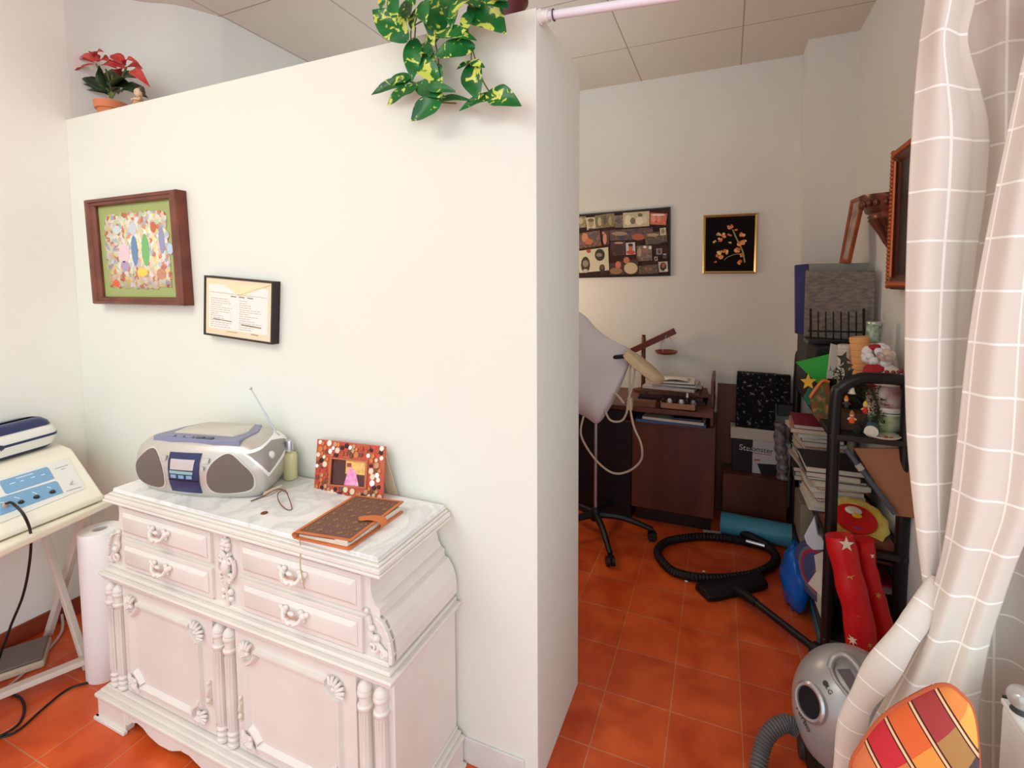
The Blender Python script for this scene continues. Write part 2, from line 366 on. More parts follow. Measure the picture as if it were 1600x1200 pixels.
# doors with moulded frames and shells
for (x0, x1, hinge) in ((-1.862, -1.415, 1), (-1.315, -.865, -1)):
    z0, z1 = .122, .496
    mb = MB(); mb.box((x0, YF - .010, z0), (x1, YF + .006, z1))
    d = obj('door', mb, M_white, cab, bevel=.002)
    a0, a1, c0, c1 = x0 + .038, x1 - .048, z0 + .036, z1 - .036; k = .048
    def corner(cx, cz, dx, dz):   # concave clipped corner
        return [(cx + dx*k, cz), (cx + dx*k*.95, cz + dz*k*.35), (cx + dx*k*.65, cz + dz*k*.7), (cx + dx*k*.3, cz + dz*k*.95), (cx, cz + dz*k)]
    loop = corner(a0, c1, 1, -1)[::-1] + corner(a1, c1, -1, -1) + corner(a1, c0, -1, 1)[::-1] + corner(a0, c0, 1, 1)
    pts = [V((x, YF - .012, z)) for x, z in loop]; m = len(pts); cen = V(((a0+a1)/2, YF - .012, (c0+c1)/2))
    mb = MB(); rings = []
    for i, p in enumerate(pts):
        t = (pts[(i+1) % m] - pts[i-1]).normalized(); nrm = V((-t.z, 0, t.x))
        if nrm.dot(cen - p) < 0: nrm = -nrm
        rings.append([p + V((0, .004, 0)), p + V((0, -.010, 0)) + nrm*.003, p + V((0, -.010, 0)) + nrm*.009, p + V((0, -.004, 0)) + nrm*.014, p + V((0, .004, 0)) + nrm*.02])
    rings.append(rings[0]); mb.loft(rings, True, False)
    obj('door_moulding', mb, M_white, d, smooth=30)
    for (cx, cz, a) in ((a0 + .012, c1 - .012, pi*.75), (a1 - .012, c1 - .012, pi*.25), (a0 + .012, c0 + .012, -pi*.75), (a1 - .012, c0 + .012, -pi*.25)):
        mb = MB(); shell(mb, (cx - cos(a)*.012, YF - .014, cz - sin(a)*.012), .036, a - 1.25, a + 1.25, 7)
        obj('carved_shell', mb, M_white, d)
    lx = x1 - .018 if hinge == 1 else x0 + .022
    mb = MB(); mb.tube([(lx, YF - .012, .30), (lx, YF - .012, .225)], .004, 8); mb.sph((lx, YF - .016, .292), (.006, .007, .008)); mb.sph((lx, YF - .018, .262), (.004, .008, .014))
    mb.sph((lx, YF - .018, .238), (.007, .008, .010)); mb.sph((lx, YF - .016, .225), (.004, .005, .006))
    obj('door_pull', mb, mat('worn_white_pull', rgb(225, 214, 198), .4), d)
# paired half columns
def column(x):
    mb = MB(); y = YF - .006
    prof = [(.019, .122), (.019, .130), (.014, .134), (.018, .140), (.018, .146), (.013, .150), (.017, .158), (.019, .163), (.015, .170)]
    sh = [(.0155, .172), (.0165, .28), (.0155, .412)]
    cap_ = [(.017, .414), (.0205, .419), (.0205, .425), (.016, .428), (.0155, .450), (.019, .453), (.0205, .458), (.0195, .463), (.016, .465), (.019, .468), (.019, .473), (.015, .481), (.008, .489), (.0, .494)]
    mb.lathe(prof + sh + cap_, (x, y, 0), n=20)
    for k in range(5):
        a = -pi/2 + (k - 2) * .5
        mb.tube([(x + cos(a)*.016, y + sin(a)*.016, .18), (x + cos(a)*.016, y + sin(a)*.016, .405)], .0018, 5)
    return mb
for x in (-1.928, -1.886, -1.388, -1.341, -.838, -.786):
    obj('turned_column', column(x), M_white, cab)

# ------------------------------------------------------------------ frames on the partition
def bil(c, u, v):  # corners TL, TR, BR, BL ; u right, v down
    return (c[0]*(1-u) + c[1]*u)*(1-v) + (c[3]*(1-u) + c[2]*u)*v
def frame_ring(mb, c, w_u, w_v, back, prof=((0, 0), (.25, .004), (.6, .0), (1, -.006))):
    """moulded frame between outer quad c and the inset opening; back = vector to the wall"""
    n = -back.normalized()
    us = [p[0] for p in prof]
    rings = []
    for (u, v, su, sv) in ((0,0,1,1), (1,0,-1,1), (1,1,-1,-1), (0,1,1,-1)):
        ring = [bil(c, u, v) + back]
        for t, h in prof: ring.append(bil(c, u + su*w_u*t, v + sv*w_v*t) + n*h)
        ring.append(bil(c, u + su*w_u, v + sv*w_v) + back*.5)
        rings.append(ring)
    rings.append(rings[0]); mb.loft(rings, True, False)
yb = V((0, 1, 0))
def offs(c, d): return [p + d for p in c]
# collage in a deep wooden frame
c = [P(130, 312.5, Y=1.205), P(272, 295, Y=1.205), P(285.5, 478, Y=1.205), P(144.5, 475, Y=1.205)]
t = thing('framed_collage', 'paper cut-out collage on green ground in deep brown wooden frame', 'picture', V((bil(c,.5,.5).x, 1.25, bil(c,.5,1).z)))
mb = MB(); frame_ring(mb, c, .09, .072, yb*.044, ((0, -.006), (.12, .002), (.45, .003), (.55, -.004), (.85, -.006), (1, -.014)))
obj('frame', mb, M_woodf, t, bevel=.001)
ins = [bil(c, .08, .06) + yb*.024, bil(c, .92, .06) + yb*.024, bil(c, .92, .94) + yb*.024, bil(c, .08, .94) + yb*.024]
M_green = mat('olive_green_card', rgb(160, 172, 106), .6)
obj('backing_card', MB().prism(ins, yb*.004), M_green, t)
M_coll = mat('pastel_cutouts', rgb(220, 210, 190), .6); nt, b = nodes(M_coll)
tc = nt.nodes.new('ShaderNodeTexCoord'); vo = nt.nodes.new('ShaderNodeTexVoronoi'); vo.inputs['Scale'].default_value = 62; vo.inputs['Randomness'].default_value = 1
nz = nt.nodes.new('ShaderNodeTexNoise'); nz.inputs['Scale'].default_value = 60
mxv = nt.nodes.new('ShaderNodeMix'); mxv.data_type = 'RGBA'; mxv.blend_type = 'LINEAR_LIGHT'; mxv.inputs[0].default_value = .012
nt.links.new(tc.outputs['Object'], nz.inputs['Vector']); nt.links.new(tc.outputs['Object'], mxv.inputs[6]); nt.links.new(nz.outputs['Color'], mxv.inputs[7]); nt.links.new(mxv.outputs[2], vo.inputs['Vector'])
sp = nt.nodes.new('ShaderNodeSeparateColor'); nt.links.new(vo.outputs['Color'], sp.inputs[0])
r = nt.nodes.new('ShaderNodeValToRGB'); r.color_ramp.interpolation = 'CONSTANT'
cols = [(232, 226, 205), (226, 190, 160), (236, 222, 170), (190, 205, 200), (240, 234, 222), (214, 150, 120), (180, 176, 196), (236, 216, 140), (196, 214, 170), (238, 205, 190), (225, 228, 226), (205, 120, 90)]
el = r.color_ramp.elements
for i, cc in enumerate(cols):
    e = el[i] if i < 1 else el.new(i / len(cols)); e.position = i / len(cols); e.color = rgb(*cc)
nt.links.new(sp.outputs[0], r.inputs[0]); nt.links.new(r.outputs[0], b.inputs['Base Color'])
mb = MB(); cu = bil(c, .5, .5) + yb*.0225; N = 64
ed = []
rnd = random.Random(3)
for k in range(N):
    a = 2*pi*k/N; cx_, cz_ = cos(a), sin(a); s_ = 1 / max(abs(cx_), abs(cz_)) ** .9
    rr = (.355 + .012*sin(k*2.3) + rnd.uniform(-.012, .012)) * s_
    ed.append(bil(c, .5 + cx_*rr*.98, .5 - cz_*rr*.98) + yb*.0225)
vs = [mb.v(p) for p in ed]; ce = mb.v(cu)
for k in range(N): mb.f([ce, vs[k], vs[(k+1) % N]])
col_ = obj('cutout_collage', mb, M_coll, t, solid=.002, off=0)
mb = MB()
def blobq(mb, c, u, v, ru, rv, n=12, d=.0205, rot=0):
    pts = []
    for k in range(n):
        a = 2*pi*k/n; x, y = cos(a)*ru, sin(a)*rv
        pts.append(bil(c, u + x*cos(rot) - y*sin(rot), v + x*sin(rot) + y*cos(rot)) + yb*d)
    mb.prism(pts, yb*.0008)
for (u, v, ru, rv, cc) in ((.48, .5, .035, .14, (110, 140, 180)), (.60, .5, .04, .15, (120, 185, 110)), (.78, .42, .03, .12, (150, 150, 185)), (.36, .52, .06, .09, (228, 200, 205)), (.70, .3, .03, .05, (196, 110, 70)),
                          (.30, .30, .04, .04, (205, 215, 210)), (.55, .70, .06, .04, (235, 205, 90)), (.75, .72, .05, .05, (200, 140, 110)), (.24, .80, .035, .035, (220, 100, 60)), (.36, .64, .05, .05, (175, 155, 180)), (.48, .3, .04, .06, (200, 205, 215)), (.86, .5, .03, .05, (190, 205, 225))):
    mb = MB(); blobq(mb, c, u, v, ru, rv); obj('paper_cutout', mb, mat('cutout_colour', rgb(*cc), .6), t)
# certificate
c = [P(318.8, 430, Y=1.219), P(426.5, 440, Y=1.219), P(424.5, 538.5, Y=1.219), P(318, 522.5, Y=1.219)]
t = thing('framed_certificate', 'small black-framed certificate with cream border and fine print', 'picture', V((bil(c,.5,.5).x, 1.25, bil(c,.5,1).z)))
mb = MB(); frame_ring(mb, c, .02, .03, yb*.031, ((0, 0), (1, 0)))
obj('frame', mb, mat('black_brown_frame', rgb(38, 26, 24), .4), t)
def sub_(c, a, b_, d=0): return [bil(c, a, b_) + yb*d, bil(c, 1-a, b_) + yb*d, bil(c, 1-a, 1-b_) + yb*d, bil(c, a, 1-b_) + yb*d]
obj('mat_border', MB().prism(sub_(c, .018, .027, .004), yb*.004), mat('cream_border', rgb(240, 214, 176), .7, col2=rgb(236, 216, 186), vscale=20), t)
obj('certificate_sheet', MB().prism(sub_(c, .07, .13, .003), yb*.001), mat('certificate_paper', rgb(236, 232, 222), .7), t)
mb = MB(); mb.prism([bil(c, .3, .14) + yb*.0025, bil(c, .96, .06) + yb*.0025, bil(c, .55, .30) + yb*.0025], yb*.0008)
obj('certificate_band', mb, mat('certificate_band', rgb(240, 222, 180), .7), t)
mb = MB(); rnd = random.Random(5)
def bar(u0, v0, u1, v1, hh): mb.prism([bil(c, u0, v0) + yb*.0022, bil(c, u1, v1) + yb*.0022, bil(c, u1, v1 + hh) + yb*.0022, bil(c, u0, v0 + hh) + yb*.0022], yb*.0006)
bar(.09, .26, .92, .27, .004); bar(.5, .28, .95, .06, .004)
for k in range(3): bar(.40 + .12*k, .295, .48 + .12*k, .297, .018)
for row in range(14):
    v = .36 + row * .036
    for (u0, u1) in ((.1, .46), (.53, .9)):
        u = u0
        e_ = u0 + (u1 - u0) * rnd.uniform(.3, 1)
        while u < e_:
            l = rnd.uniform(.02, .06); bar(u, v, min(u + l, e_), v, .005); u += l + .012
bar(.14, .70, .42, .715, .014); bar(.56, .74, .84, .755, .02); bar(.7, .88, .8, .885, .012); bar(.35, .89, .5, .89, .006)
obj('printed_lines', mb, mat('faded_ink', rgb(150, 132, 112), .8), t, smooth=0)
# ------------------------------------------------------------------ things on the marble top
BT = Matrix.Translation((-1.592, 1.085, MT)) @ Matrix.Rotation(radians(11), 4, 'Z') @ Matrix.Diagonal((1, 1, 1.13, 1))
bb = thing('boombox', 'silver CD radio cassette player with raised aerial on the marble top', 'boombox', BT.translation)
outl = [(-.246, -.045), (-.236, -.082), (-.19, -.103), (-.1, -.120), (0, -.126), (.1, -.120), (.19, -.103), (.236, -.082), (.246, -.045), (.215, .06), (.19, .112), (.17, .122), (0, .124), (-.17, .122), (-.19, .112), (-.215, .06)]
OUT = smoothline([(x, y, 0) for x, y in outl], 6, True)
KN = [(.0, .86, .80), (.006, .90, .84), (.022, .955, .93), (.05, .99, .985), (.08, 1.0, 1.0), (.105, .985, .975), (.128, .94, .90), (.145, .86, .80), (.154, .78, .70), (.158, .66, .60)]
def ksc(z):
    for (a, sx, sy), (b_, tx, ty) in zip(KN, KN[1:]):
        if z <= b_: t = (z - a) / (b_ - a); return sx + (tx - sx)*t, sy + (ty - sy)*t
    return KN[-1][1:]
def bbs(x, z, d=0):            # point on the front shell at local x, height z, lifted by d
    sx, sy = ksc(z); best = None
    xx = x / sx
    for p, q in zip(OUT, OUT[1:] + OUT[:1]):
        if q.x > p.x and p.x <= xx <= q.x and p.y < -.02:
            t = (xx - p.x) / (q.x - p.x); y = p.y + (q.y - p.y)*t
            best = V((x, y*sy, z)); break
    if best is None: s = 1 if x > 0 else -1; best = V((s*.246*sx, -.045*sy, z))
    n = V((best.x*.9, best.y*2.6, (z - .075)*1.2)).normalized()
    return best + n*d
def bbside(u, z, d=0, s=1):    # u runs round the right end: 0 at the front corner, 1 at the back
    sx, sy = ksc(z); i0 = 6*6; seg = OUT[i0:i0 + 6*6 + 1]; k = max(0, min(len(seg) - 1.001, u*(len(seg) - 1))); i = int(k); p = seg[i].lerp(seg[i+1], k - i)
    q = V((s*p.x*sx, p.y*sy, z)); n = V((q.x, q.y*.8, (z - .075)*1.5)).normalized(); return q + n*d
def patch(mb, pts, fn, d, rings=4):
    cx = sum(p[0] for p in pts)/len(pts); cz = sum(p[1] for p in pts)/len(pts); prev = None; c0 = mb.v(fn(cx, cz, d))
    for k in range(1, rings + 1):
        t = k / rings; R = [mb.v(fn(cx + (p[0]-cx)*t, cz + (p[1]-cz)*t, d)) for p in pts]; n = len(R)
        for i in range(n):
            if prev is None: mb.f([c0, R[i], R[(i+1) % n]])
            else: mb.f([prev[i], R[i], R[(i+1) % n], prev[(i+1) % n]])
        prev = R
    R = [mb.v(fn(p[0], p[1], d - .004)) for p in pts]; n = len(R)
    for i in range(n): mb.f([prev[i], R[i], R[(i+1) % n], prev[(i+1) % n]])
def dense(pts, k=5):
    out = []
    for a, b_ in zip(pts, pts[1:] + pts[:1]):
        for i in range(k): out.append((a[0] + (b_[0]-a[0])*i/k, a[1] + (b_[1]-a[1])*i/k))
    return out
mb = MB(BT); mb.loft([[(p.x*sx, p.y*sy, z) for p in OUT] for z, sx, sy in KN]); obj('body', mb, M_silver, bb, smooth=50)
M_gr = mat('speaker_grille', rgb(112, 100, 90), .7, bump=.5, bscale=900)
M_navy = mat('navy_plastic', rgb(40, 48, 92), .3); M_bluegrey = mat('blue_grey_plastic', rgb(130, 132, 158), .4)
for s in (-1, 1):
    sh_ = smoothline([(s*.085, .085, 0), (s*.110, .117, 0), (s*.145, .130, 0), (s*.185, .108, 0), (s*.218, .075, 0), (s*.214, .036, 0), (s*.17, .024, 0), (s*.105, .024, 0), (s*.082, .045, 0)], 4, True)
    sh_ = [(p.x, p.y) for p in sh_]
    mb = MB(BT); patch(mb, [((p[0] - s*.148)*1.07 + s*.148, (p[1] - .077)*1.08 + .077) for p in sh_], bbs, .0025); obj('speaker_surround', mb, mat('pale_silver', rgb(214, 208, 198), .35, .2), bb)
    mb = MB(BT); patch(mb, sh_, bbs, .0045); obj('speaker_grille', mb, M_gr, bb)
mb = MB(BT); patch(mb, dense([(-.06, .128), (.055, .130), (.052, .018), (-.058, .018)]), bbs, .004); obj('display_panel', mb, M_navy, bb)
mb = MB(BT); patch(mb, dense([(-.048, .112), (.040, .113), (.036, .085), (-.048, .084)]), bbs, .0055); obj('display_window', mb, mat('grey_display', rgb(196, 186, 182), .3), bb)
mb = MB(BT); patch(mb, dense([(-.05, .081), (.036, .081), (.034, .073), (-.05, .073)]), bbs, .0055); obj('display_strip', mb, mat('teal_strip', rgb(140, 182, 176), .3), bb)
for k in range(3):
    x = -.046 + k*.029; mb = MB(BT); patch(mb, dense([(x, .070), (x+.020, .070), (x+.020, .061), (x, .061)], 2), bbs, .0065, 2); obj('button', mb, mat('blue_button', rgb(130, 160, 190), .3), bb)
mb = MB(BT); patch(mb, dense([(-.057, .056), (.051, .056), (.051, .053), (-.057, .053)], 4), bbs, .0052, 2); obj('cassette_seam', mb, M_blackp, bb)
mb = MB(BT); patch(mb, dense([(.066, .118), (.086, .118), (.086, .106), (.066, .106)], 2), bbs, .006, 2); obj('button', mb, M_silver, bb)
mb = MB(BT); patch(mb, dense([(.062, .096), (.072, .096), (.072, .086), (.062, .086)], 2), bbs, .006, 2); obj('button', mb, M_silver, bb)
mb = MB(BT); patch(mb, dense([(-.085, .118), (-.070, .118), (-.070, .106), (-.085, .106)], 2), bbs, .006, 2); obj('button', mb, M_silver, bb)
dia = [(.06, .128), (.42, .140), (.62, .118), (.30, .070)]
mb = MB(BT); patch(mb, dense([(.0, .134), (.66, .150), (.74, .118), (.30, .058)]), bbside, .003); obj('light_surround', mb, mat('bright_silver', rgb(245, 244, 242), .3), bb)
mb = MB(BT); patch(mb, dense(dia), bbside, .006); obj('light_window', mb, mat('grey_window', rgb(150, 142, 136), .3), bb)
mb = MB(BT); mb.sph(bbside(.35, .112, .004), .012); obj('light_bulb', mb, mat('clear_lens', rgb(215, 212, 208), .12), bb)
def topq(x, y, z): return (x, y, z)
mb = MB(BT); mb.loft([[(x*k_, y*k_ + .002, z) for x, y in [(-.165, -.082), (-.08, -.094), (.08, -.094), (.165, -.082), (.150, .02), (.105, .09), (-.105, .09), (-.150, .02)]] for k_, z in ((1.0, .146), (.985, .1605), (.96, .1625))]); obj('lid_surround', mb, M_bluegrey, bb, smooth=30)
mb = MB(BT); mb.loft([[(x*k_, y*k_ + .006, z) for x, y in [(-.115, -.055), (.115, -.055), (.125, .0), (.088, .072), (-.088, .072), (-.125, .0)]] for k_, z in ((1.0, .161), (.98, .1655), (.94, .167))]); obj('disc_lid', mb, mat('pale_silver_lid', rgb(206, 200, 186), .3, .2), bb, smooth=30)
for x in (-.09, -.055, -.02, .02, .055):
    mb = MB(BT); mb.cbox((x, -.080, .164), (.028, .012, .006)); obj('top_key', mb, M_bluegrey if x < .0 else mat('dark_key', rgb(80, 82, 100), .4), bb, bevel=.002)
mb = MB(); a = P(434, 680, Y=1.19); b_ = P(392, 607, Y=1.17); d_ = (b_ - a)
mb.tube([a, a + d_*.5], .0032, 8); mb.tube([a + d_*.5, a + d_*.97], .0022, 8); mb.sph(b_, .005); mb.sph(a, .007); obj('aerial', mb, M_chrome, bb)

# perfume bottle
c0 = V((-1.392, 1.205, MT))
t = thing('perfume_bottle', 'slim yellow glass scent bottle behind the radio', 'bottle', c0)
mb = MB(Matrix.Translation(c0)); mb.lathe([(.020, 0), (.026, .004), (.027, .05), (.0275, .085), (.024, .094), (.012, .099), (.011, .105)], n=24, sq=.75); obj('glass', mb, mat('yellow_glass', rgb(232, 222, 168), .12, trans=.3), t)
mb = MB(Matrix.Translation(c0)); mb.lathe([(.0135, .105), (.0135, .134), (.0125, .138)], n=20); mb.lathe([(.015, .103), (.015, .108)], n=20); obj('cap', mb, M_chrome, t)

# button photo frame
c = [P(496, 686, Y=1.222), P(602, 698, Y=1.222), P(597, 781, Y=1.175), P(490, 773, Y=1.175)]
t = thing('button_photo_frame', 'red photo frame covered in sewing buttons leaning on the wall', 'photo frame', V((bil(c,.5,1).x, 1.19, MT)))
nrm = (c[1]-c[0]).cross(c[3]-c[0]).normalized(); nrm = nrm if nrm.y < 0 else -nrm
L4 = lambda a0, b0, a1, b1, d=0: [bil(c, a0, b0) + nrm*d, bil(c, a1, b0) + nrm*d, bil(c, a1, b1) + nrm*d, bil(c, a0, b1) + nrm*d]
M_red = mat('red_board', rgb(206, 66, 52), .5, col2=rgb(190, 96, 60), vscale=30)
mb = MB()
for q in (L4(0,0,1,.32), L4(0,.80,1,1), L4(0,.32,.24,.80), L4(.75,.32,1,.80)): mb.prism(q, -nrm*.006)
obj('frame_board', mb, M_red, t)
mb = MB(); mb.prism(L4(.2,.28,.8,.84,-.003), -nrm*.003); obj('photo', mb, mat('dark_photo', rgb(92, 48, 42), .3, col2=rgb(60, 34, 40), vscale=25), t)
mb = MB(); mb.prism(L4(.45,.33,.74,.58,-.0026), -nrm*.0003); obj('photo_detail', mb, mat('photo_amber', rgb(222, 160, 80), .4, col2=rgb(240, 200, 120), vscale=60), t)
mb = MB(); mb.prism([bil(c,.44,.79)-nrm*.0023, bil(c,.66,.80)-nrm*.0023, bil(c,.60,.52)-nrm*.0023, bil(c,.50,.45)-nrm*.0023], nrm*.0004); obj('photo_detail', mb, mat('photo_pink', rgb(226, 120, 178), .4, col2=rgb(240, 180, 210), vscale=70), t)
mb = MB(); mb.prism([bil(c,.47,.45)-nrm*.002 , bil(c,.53,.45)-nrm*.002, bil(c,.53,.38)-nrm*.002, bil(c,.47,.38)-nrm*.002], nrm*.0004); obj('photo_detail', mb, mat('photo_hair', rgb(150, 60, 40), .5), t)
mb = MB()
for q in ([(.22,.30),(.78,.30),(.75,.33),(.25,.33)], [(.22,.82),(.78,.82),(.75,.79),(.25,.79)], [(.22,.30),(.25,.33),(.25,.79),(.22,.82)], [(.78,.30),(.75,.33),(.75,.79),(.78,.82)]):
    mb.prism([bil(c, u, v) for u, v in q], nrm*.004)
obj('inner_frame', mb, mat('copper_wood', rgb(184, 104, 66), .4), t)
bc = [mat('button_' + n_, rgb(*k_), .35) for n_, k_ in (('ivory', (240, 232, 214)), ('tan', (196, 150, 112)), ('brown', (120, 74, 54)), ('black', (44, 36, 38)), ('amber', (206, 128, 74)), ('cream', (226, 208, 176)), ('rust', (176, 84, 54)), ('white', (248, 245, 238)))]
rnd = random.Random(11); placed = []; tries = 0; nb = 0
bx_, nb_ = (c[1]-c[0]).normalized(), 0
while nb < 92 and tries < 6000:
    tries += 1; u, v = rnd.uniform(.03, .97), rnd.uniform(.04, .96)
    if .19 < u < .81 and .26 < v < .86: continue
    if u > .93 and rnd.random() < .6: continue
    r_ = rnd.choice((.006, .007, .008, .0095))
    p = bil(c, u, v)
    if any((p - q).length < (r_ + s_)*.93 for q, s_ in placed): continue
    placed.append((p, r_)); mb = MB(); mb.lathe([(r_*.8, -.001), (r_, .001), (r_, .0035), (r_*.8, .004), (r_*.7, .003), (r_*.2, .003)], p, nrm, 14)
    obj('button', mb, rnd.choice(bc), t); nb += 1
mb = MB(); e1 = bil(c, .90, .1); mb.prism([e1, bil(c, .985, .06) , V((bil(c, 1, 1).x + .012, 1.236, MT)), V((bil(c,.9,1).x, 1.236, MT))], V((0, .002, 0))); obj('easel_leg', mb, mat('tan_card', rgb(206, 184, 150), .7), t)

# monogram notebook
NF = [P(460, 834, Z=.842), P(548, 848, Z=.842), P(631, 785, Z=.852), P(556, 775, Z=.852)]
t = thing('notebook', 'brown monogram notebook with orange leather trim and strap', 'notebook', V(((NF[0].x+NF[2].x)/2, (NF[0].y+NF[2].y)/2, MT)))
M_or = mat('orange_leather', rgb(212, 116, 56), .5, var=.12, vscale=30, bump=.1); M_brown = mat('brown_canvas', rgb(112, 76, 62), .5, bump=.1, bscale=300)
dz = V((0, 0, 1)); nb0 = [V((p.x, p.y, MT + .001)) for p in NF]
flo = [nb0[0] + V((-.002, 0, 0)), nb0[1] + V((.004, -.012, 0)), nb0[2] + V((.006, -.010, 0)), nb0[3]]
mb = MB(); mb.prism(flo, dz*.004); obj('back_cover', mb, M_or, t, bevel=.0015)
mb = MB(); mb.prism([bil(flo, .04, .04) + dz*.004, bil(flo, .93, .04) + dz*.004, bil(flo, .95, .975) + dz*.004, bil(flo, .04, .975) + dz*.004], dz*.014)
# corner order of flo is FL, FR, BR, BL
obj('pages', mb, M_pages, t, bevel=.001)
mb = MB(); mb.hexa(NF, [p + dz*.003 for p in NF]); obj('front_cover', mb, M_brown, t, bevel=.0015)
mb = MB(); sp_ = [V((NF[0].x - .004, NF[0].y, 0)), V((NF[3].x - .004, NF[3].y, 0))]
arc = lambda p, k: p + V((-.004 - .006*sin(pi*k/6), 0, MT + .001 + .018*k/6)) + V((0, 0, .001))
mb.grid(lambda u, v: (sp_[0].lerp(sp_[1], v) + V((-.009*sin(pi*u) + .004, 0, MT + .002 + (.018 + .010*v)*u))), 8, 6); obj('spine', mb, M_or, t, solid=.003)
tp = [p + dz*.0032 for p in NF]
def strip(mb, u0, v0, u1, v1, w_): 
    a = bil(tp, u0, v0); b_ = bil(tp, u1, v1); n_ = (b_ - a).cross(dz).normalized()*w_/2; mb.prism([a - n_, b_ - n_, b_ + n_, a + n_], dz*.0012)
mb = MB(); strip(mb, 0, .02, 1, .02, .010); strip(mb, .975, 0, .975, 1, .010); strip(mb, 0, .985, 1, .985, .007); strip(mb, .02, 0, .02, 1, .006); obj('leather_trim', mb, M_or, t, bevel=.001)
M_goldpr = mat('gold_print', rgb(160, 118, 78), .5)
ux = (NF[1]-NF[0]).normalized(); uy = (NF[3]-NF[0]).normalized(); k = 0
for j in range(7):
    for i in range(5):
        u, v = .14 + i*.18, .12 + j*.125; p = bil(tp, u, v) + dz*.0006
        if u > .72 and .42 < v < .66: continue
        if (i + j) % 2 == 0: text('monogram', 'LV', .021, M_goldpr, p, ux, uy, t, ext=.0002)
        else:
            mb = MB()
            for q in range(4):
                a = q*pi/2 + (pi/4 if j % 2 else 0); e = ux*cos(a) + uy*sin(a); g_ = ux*-sin(a) + uy*cos(a)
                mb.prism([p, p + e*.005 + g_*.0028, p + e*.009, p + e*.005 - g_*.0028], dz*.0003)
            obj('printed_flower', mb, M_goldpr, t, smooth=0)
e0 = bil(tp, .74, .46) + dz*.002; e1 = bil(tp, 1.0, .50)
mb = MB(); path = smoothline([e0, bil(tp, .88, .485) + dz*.004, e1 + V((.008, 0, .001)), V((e1.x + .016, e1.y, MT + .015)), V((e1.x + .010, e1.y, MT + .004))], 5)
wd = uy*.014
rr = [[p - wd*(0.9 if i else .5), p + wd*(0.9 if i else .5), p + wd*(0.9 if i else .5) + dz*.0025, p - wd*(0.9 if i else .5) + dz*.0025] for i, p in enumerate(path)]
mb.loft(rr); mb.cyl(e0 + dz*-.0, e0 + dz*.0027, .0128, n=20); obj('strap', mb, M_or, t, bevel=.0008)
mb = MB(); q = [P(468, 842, Z=MT+.008), P(470, 858, Y=.92), P(469, 872, Y=.900), P(470, 890, Y=.902), P(476, 920, Y=.905)]
mb.tube(smoothline(q, 6), .0013, 6); obj('ribbon_marker', mb, mat('beige_cord', rgb(190, 166, 128), .7), t)

# coin, glasses, tag
p = P(413, 802, Z=MT); tag(obj('coin', MB().cyl(p + dz*.0004, p + dz*.0022, .0098, n=24), mat('copper_coin', rgb(132, 66, 40), .4, .5), bevel=.0004), 'small copper coin lying alone on the marble', 'coin')
g0 = P(440, 785, Z=MT); t = thing('eyeglasses', 'thin brown folded glasses beside the radio', 'glasses', g0)
M_gl = mat('brown_frame', rgb(130, 84, 66), .3, .4)
mb = MB(); mb.tube(smoothline([P(434, 772, Z=MT+.022), P(445, 766, Z=MT+.03), P(452, 780, Z=MT+.012), P(456, 795, Z=MT+.002), P(448, 796, Z=MT+.002), P(437, 786, Z=MT+.006)], 5, True), .0016, 6, closed=True); obj('rim', mb, M_gl, t)
mb = MB(); mb.tube(smoothline([P(446, 766, Z=MT+.03), P(432, 765, Z=MT+.016), P(412, 775, Z=MT+.004), P(392, 783, Z=MT+.003)], 5), .0018, 6); obj('temple_arm', mb, M_gl, t)
mb = MB(); mb.tube(smoothline([P(449, 770, Z=MT+.026), P(436, 764, Z=MT+.008), P(425, 768, Z=MT+.006), P(405, 771, Z=MT+.004)], 5), .0018, 6); obj('temple_arm', mb, M_gl, t)
q = [P(412, 769, Z=MT+.012), P(428, 762, Z=MT+.014), P(442, 757, Z=MT+.012), P(436, 765, Z=MT+.002), P(421, 774, Z=MT+.002), P(410, 776, Z=MT+.002)]
tag(obj('paper_slip', MB().prism(q, dz*.0006), mat('cream_slip', rgb(226, 210, 182), .6)), 'crumpled cream paper slip between radio and glasses', 'paper')

# ------------------------------------------------------------------ left: folding table with salon machines
e = V((-.263, .965, 0)); nl = V((-.965, -.263, 0))           # along the table edge, and away from it
TZ = .66
cn = P(168, 783, Z=TZ) + e*.03
t = thing('folding_table', 'white folding table on crossed wooden legs', 'table', V((cn.x - .2, cn.y - .3, 0)))
a = cn; b_ = cn - e*.9
poly = [a, b_, V((-2.716, b_.y - .05, TZ)), V((-2.716, a.y + .03, TZ))]
mb = MB(); mb.prism([p + dz*-.028 for p in poly], dz*.028); obj('table_top', mb, mat('cream_paint', rgb(240, 230, 208), .45, var=.05), t, bevel=.008, seg=3)
M_leg = mat('pale_painted_wood', rgb(226, 214, 200), .5, var=.12, vscale=14, stretch=(1, 1, .2))
def bar3(p, q, w_, h_, up=V((0, 1, 0))):
    p, q = V(p), V(q); d = (q - p).normalized(); s_ = d.cross(up).normalized()*w_/2; u_ = s_.cross(d).normalized()*h_/2
    m = MB(); m.loft([[x - s_ - u_, x + s_ - u_, x + s_ + u_, x - s_ + u_] for x in (p, q)]); return m
obj('crossed_leg', bar3(P(62, 812, Y=1.035), P(137, 1045, Y=1.005), .026, .022), M_leg, t, bevel=.003)
obj('crossed_leg', bar3(P(134, 800, Y=1.08), P(72, 1003, Y=1.045), .03, .022), M_leg, t, bevel=.003)
obj('crossed_leg', bar3((-2.60, .5, .62), (-2.33, .47, .0), .026, .022), M_leg, t, bevel=.003)
q0, q1 = P(136, 1030, Z=.045), P(0, 1085, Z=.045)
obj('floor_rail', bar3(q0, q0 + (q1 - q0)*1.9, .036, .022, V((0, 0, 1))), M_leg, t, bevel=.003)
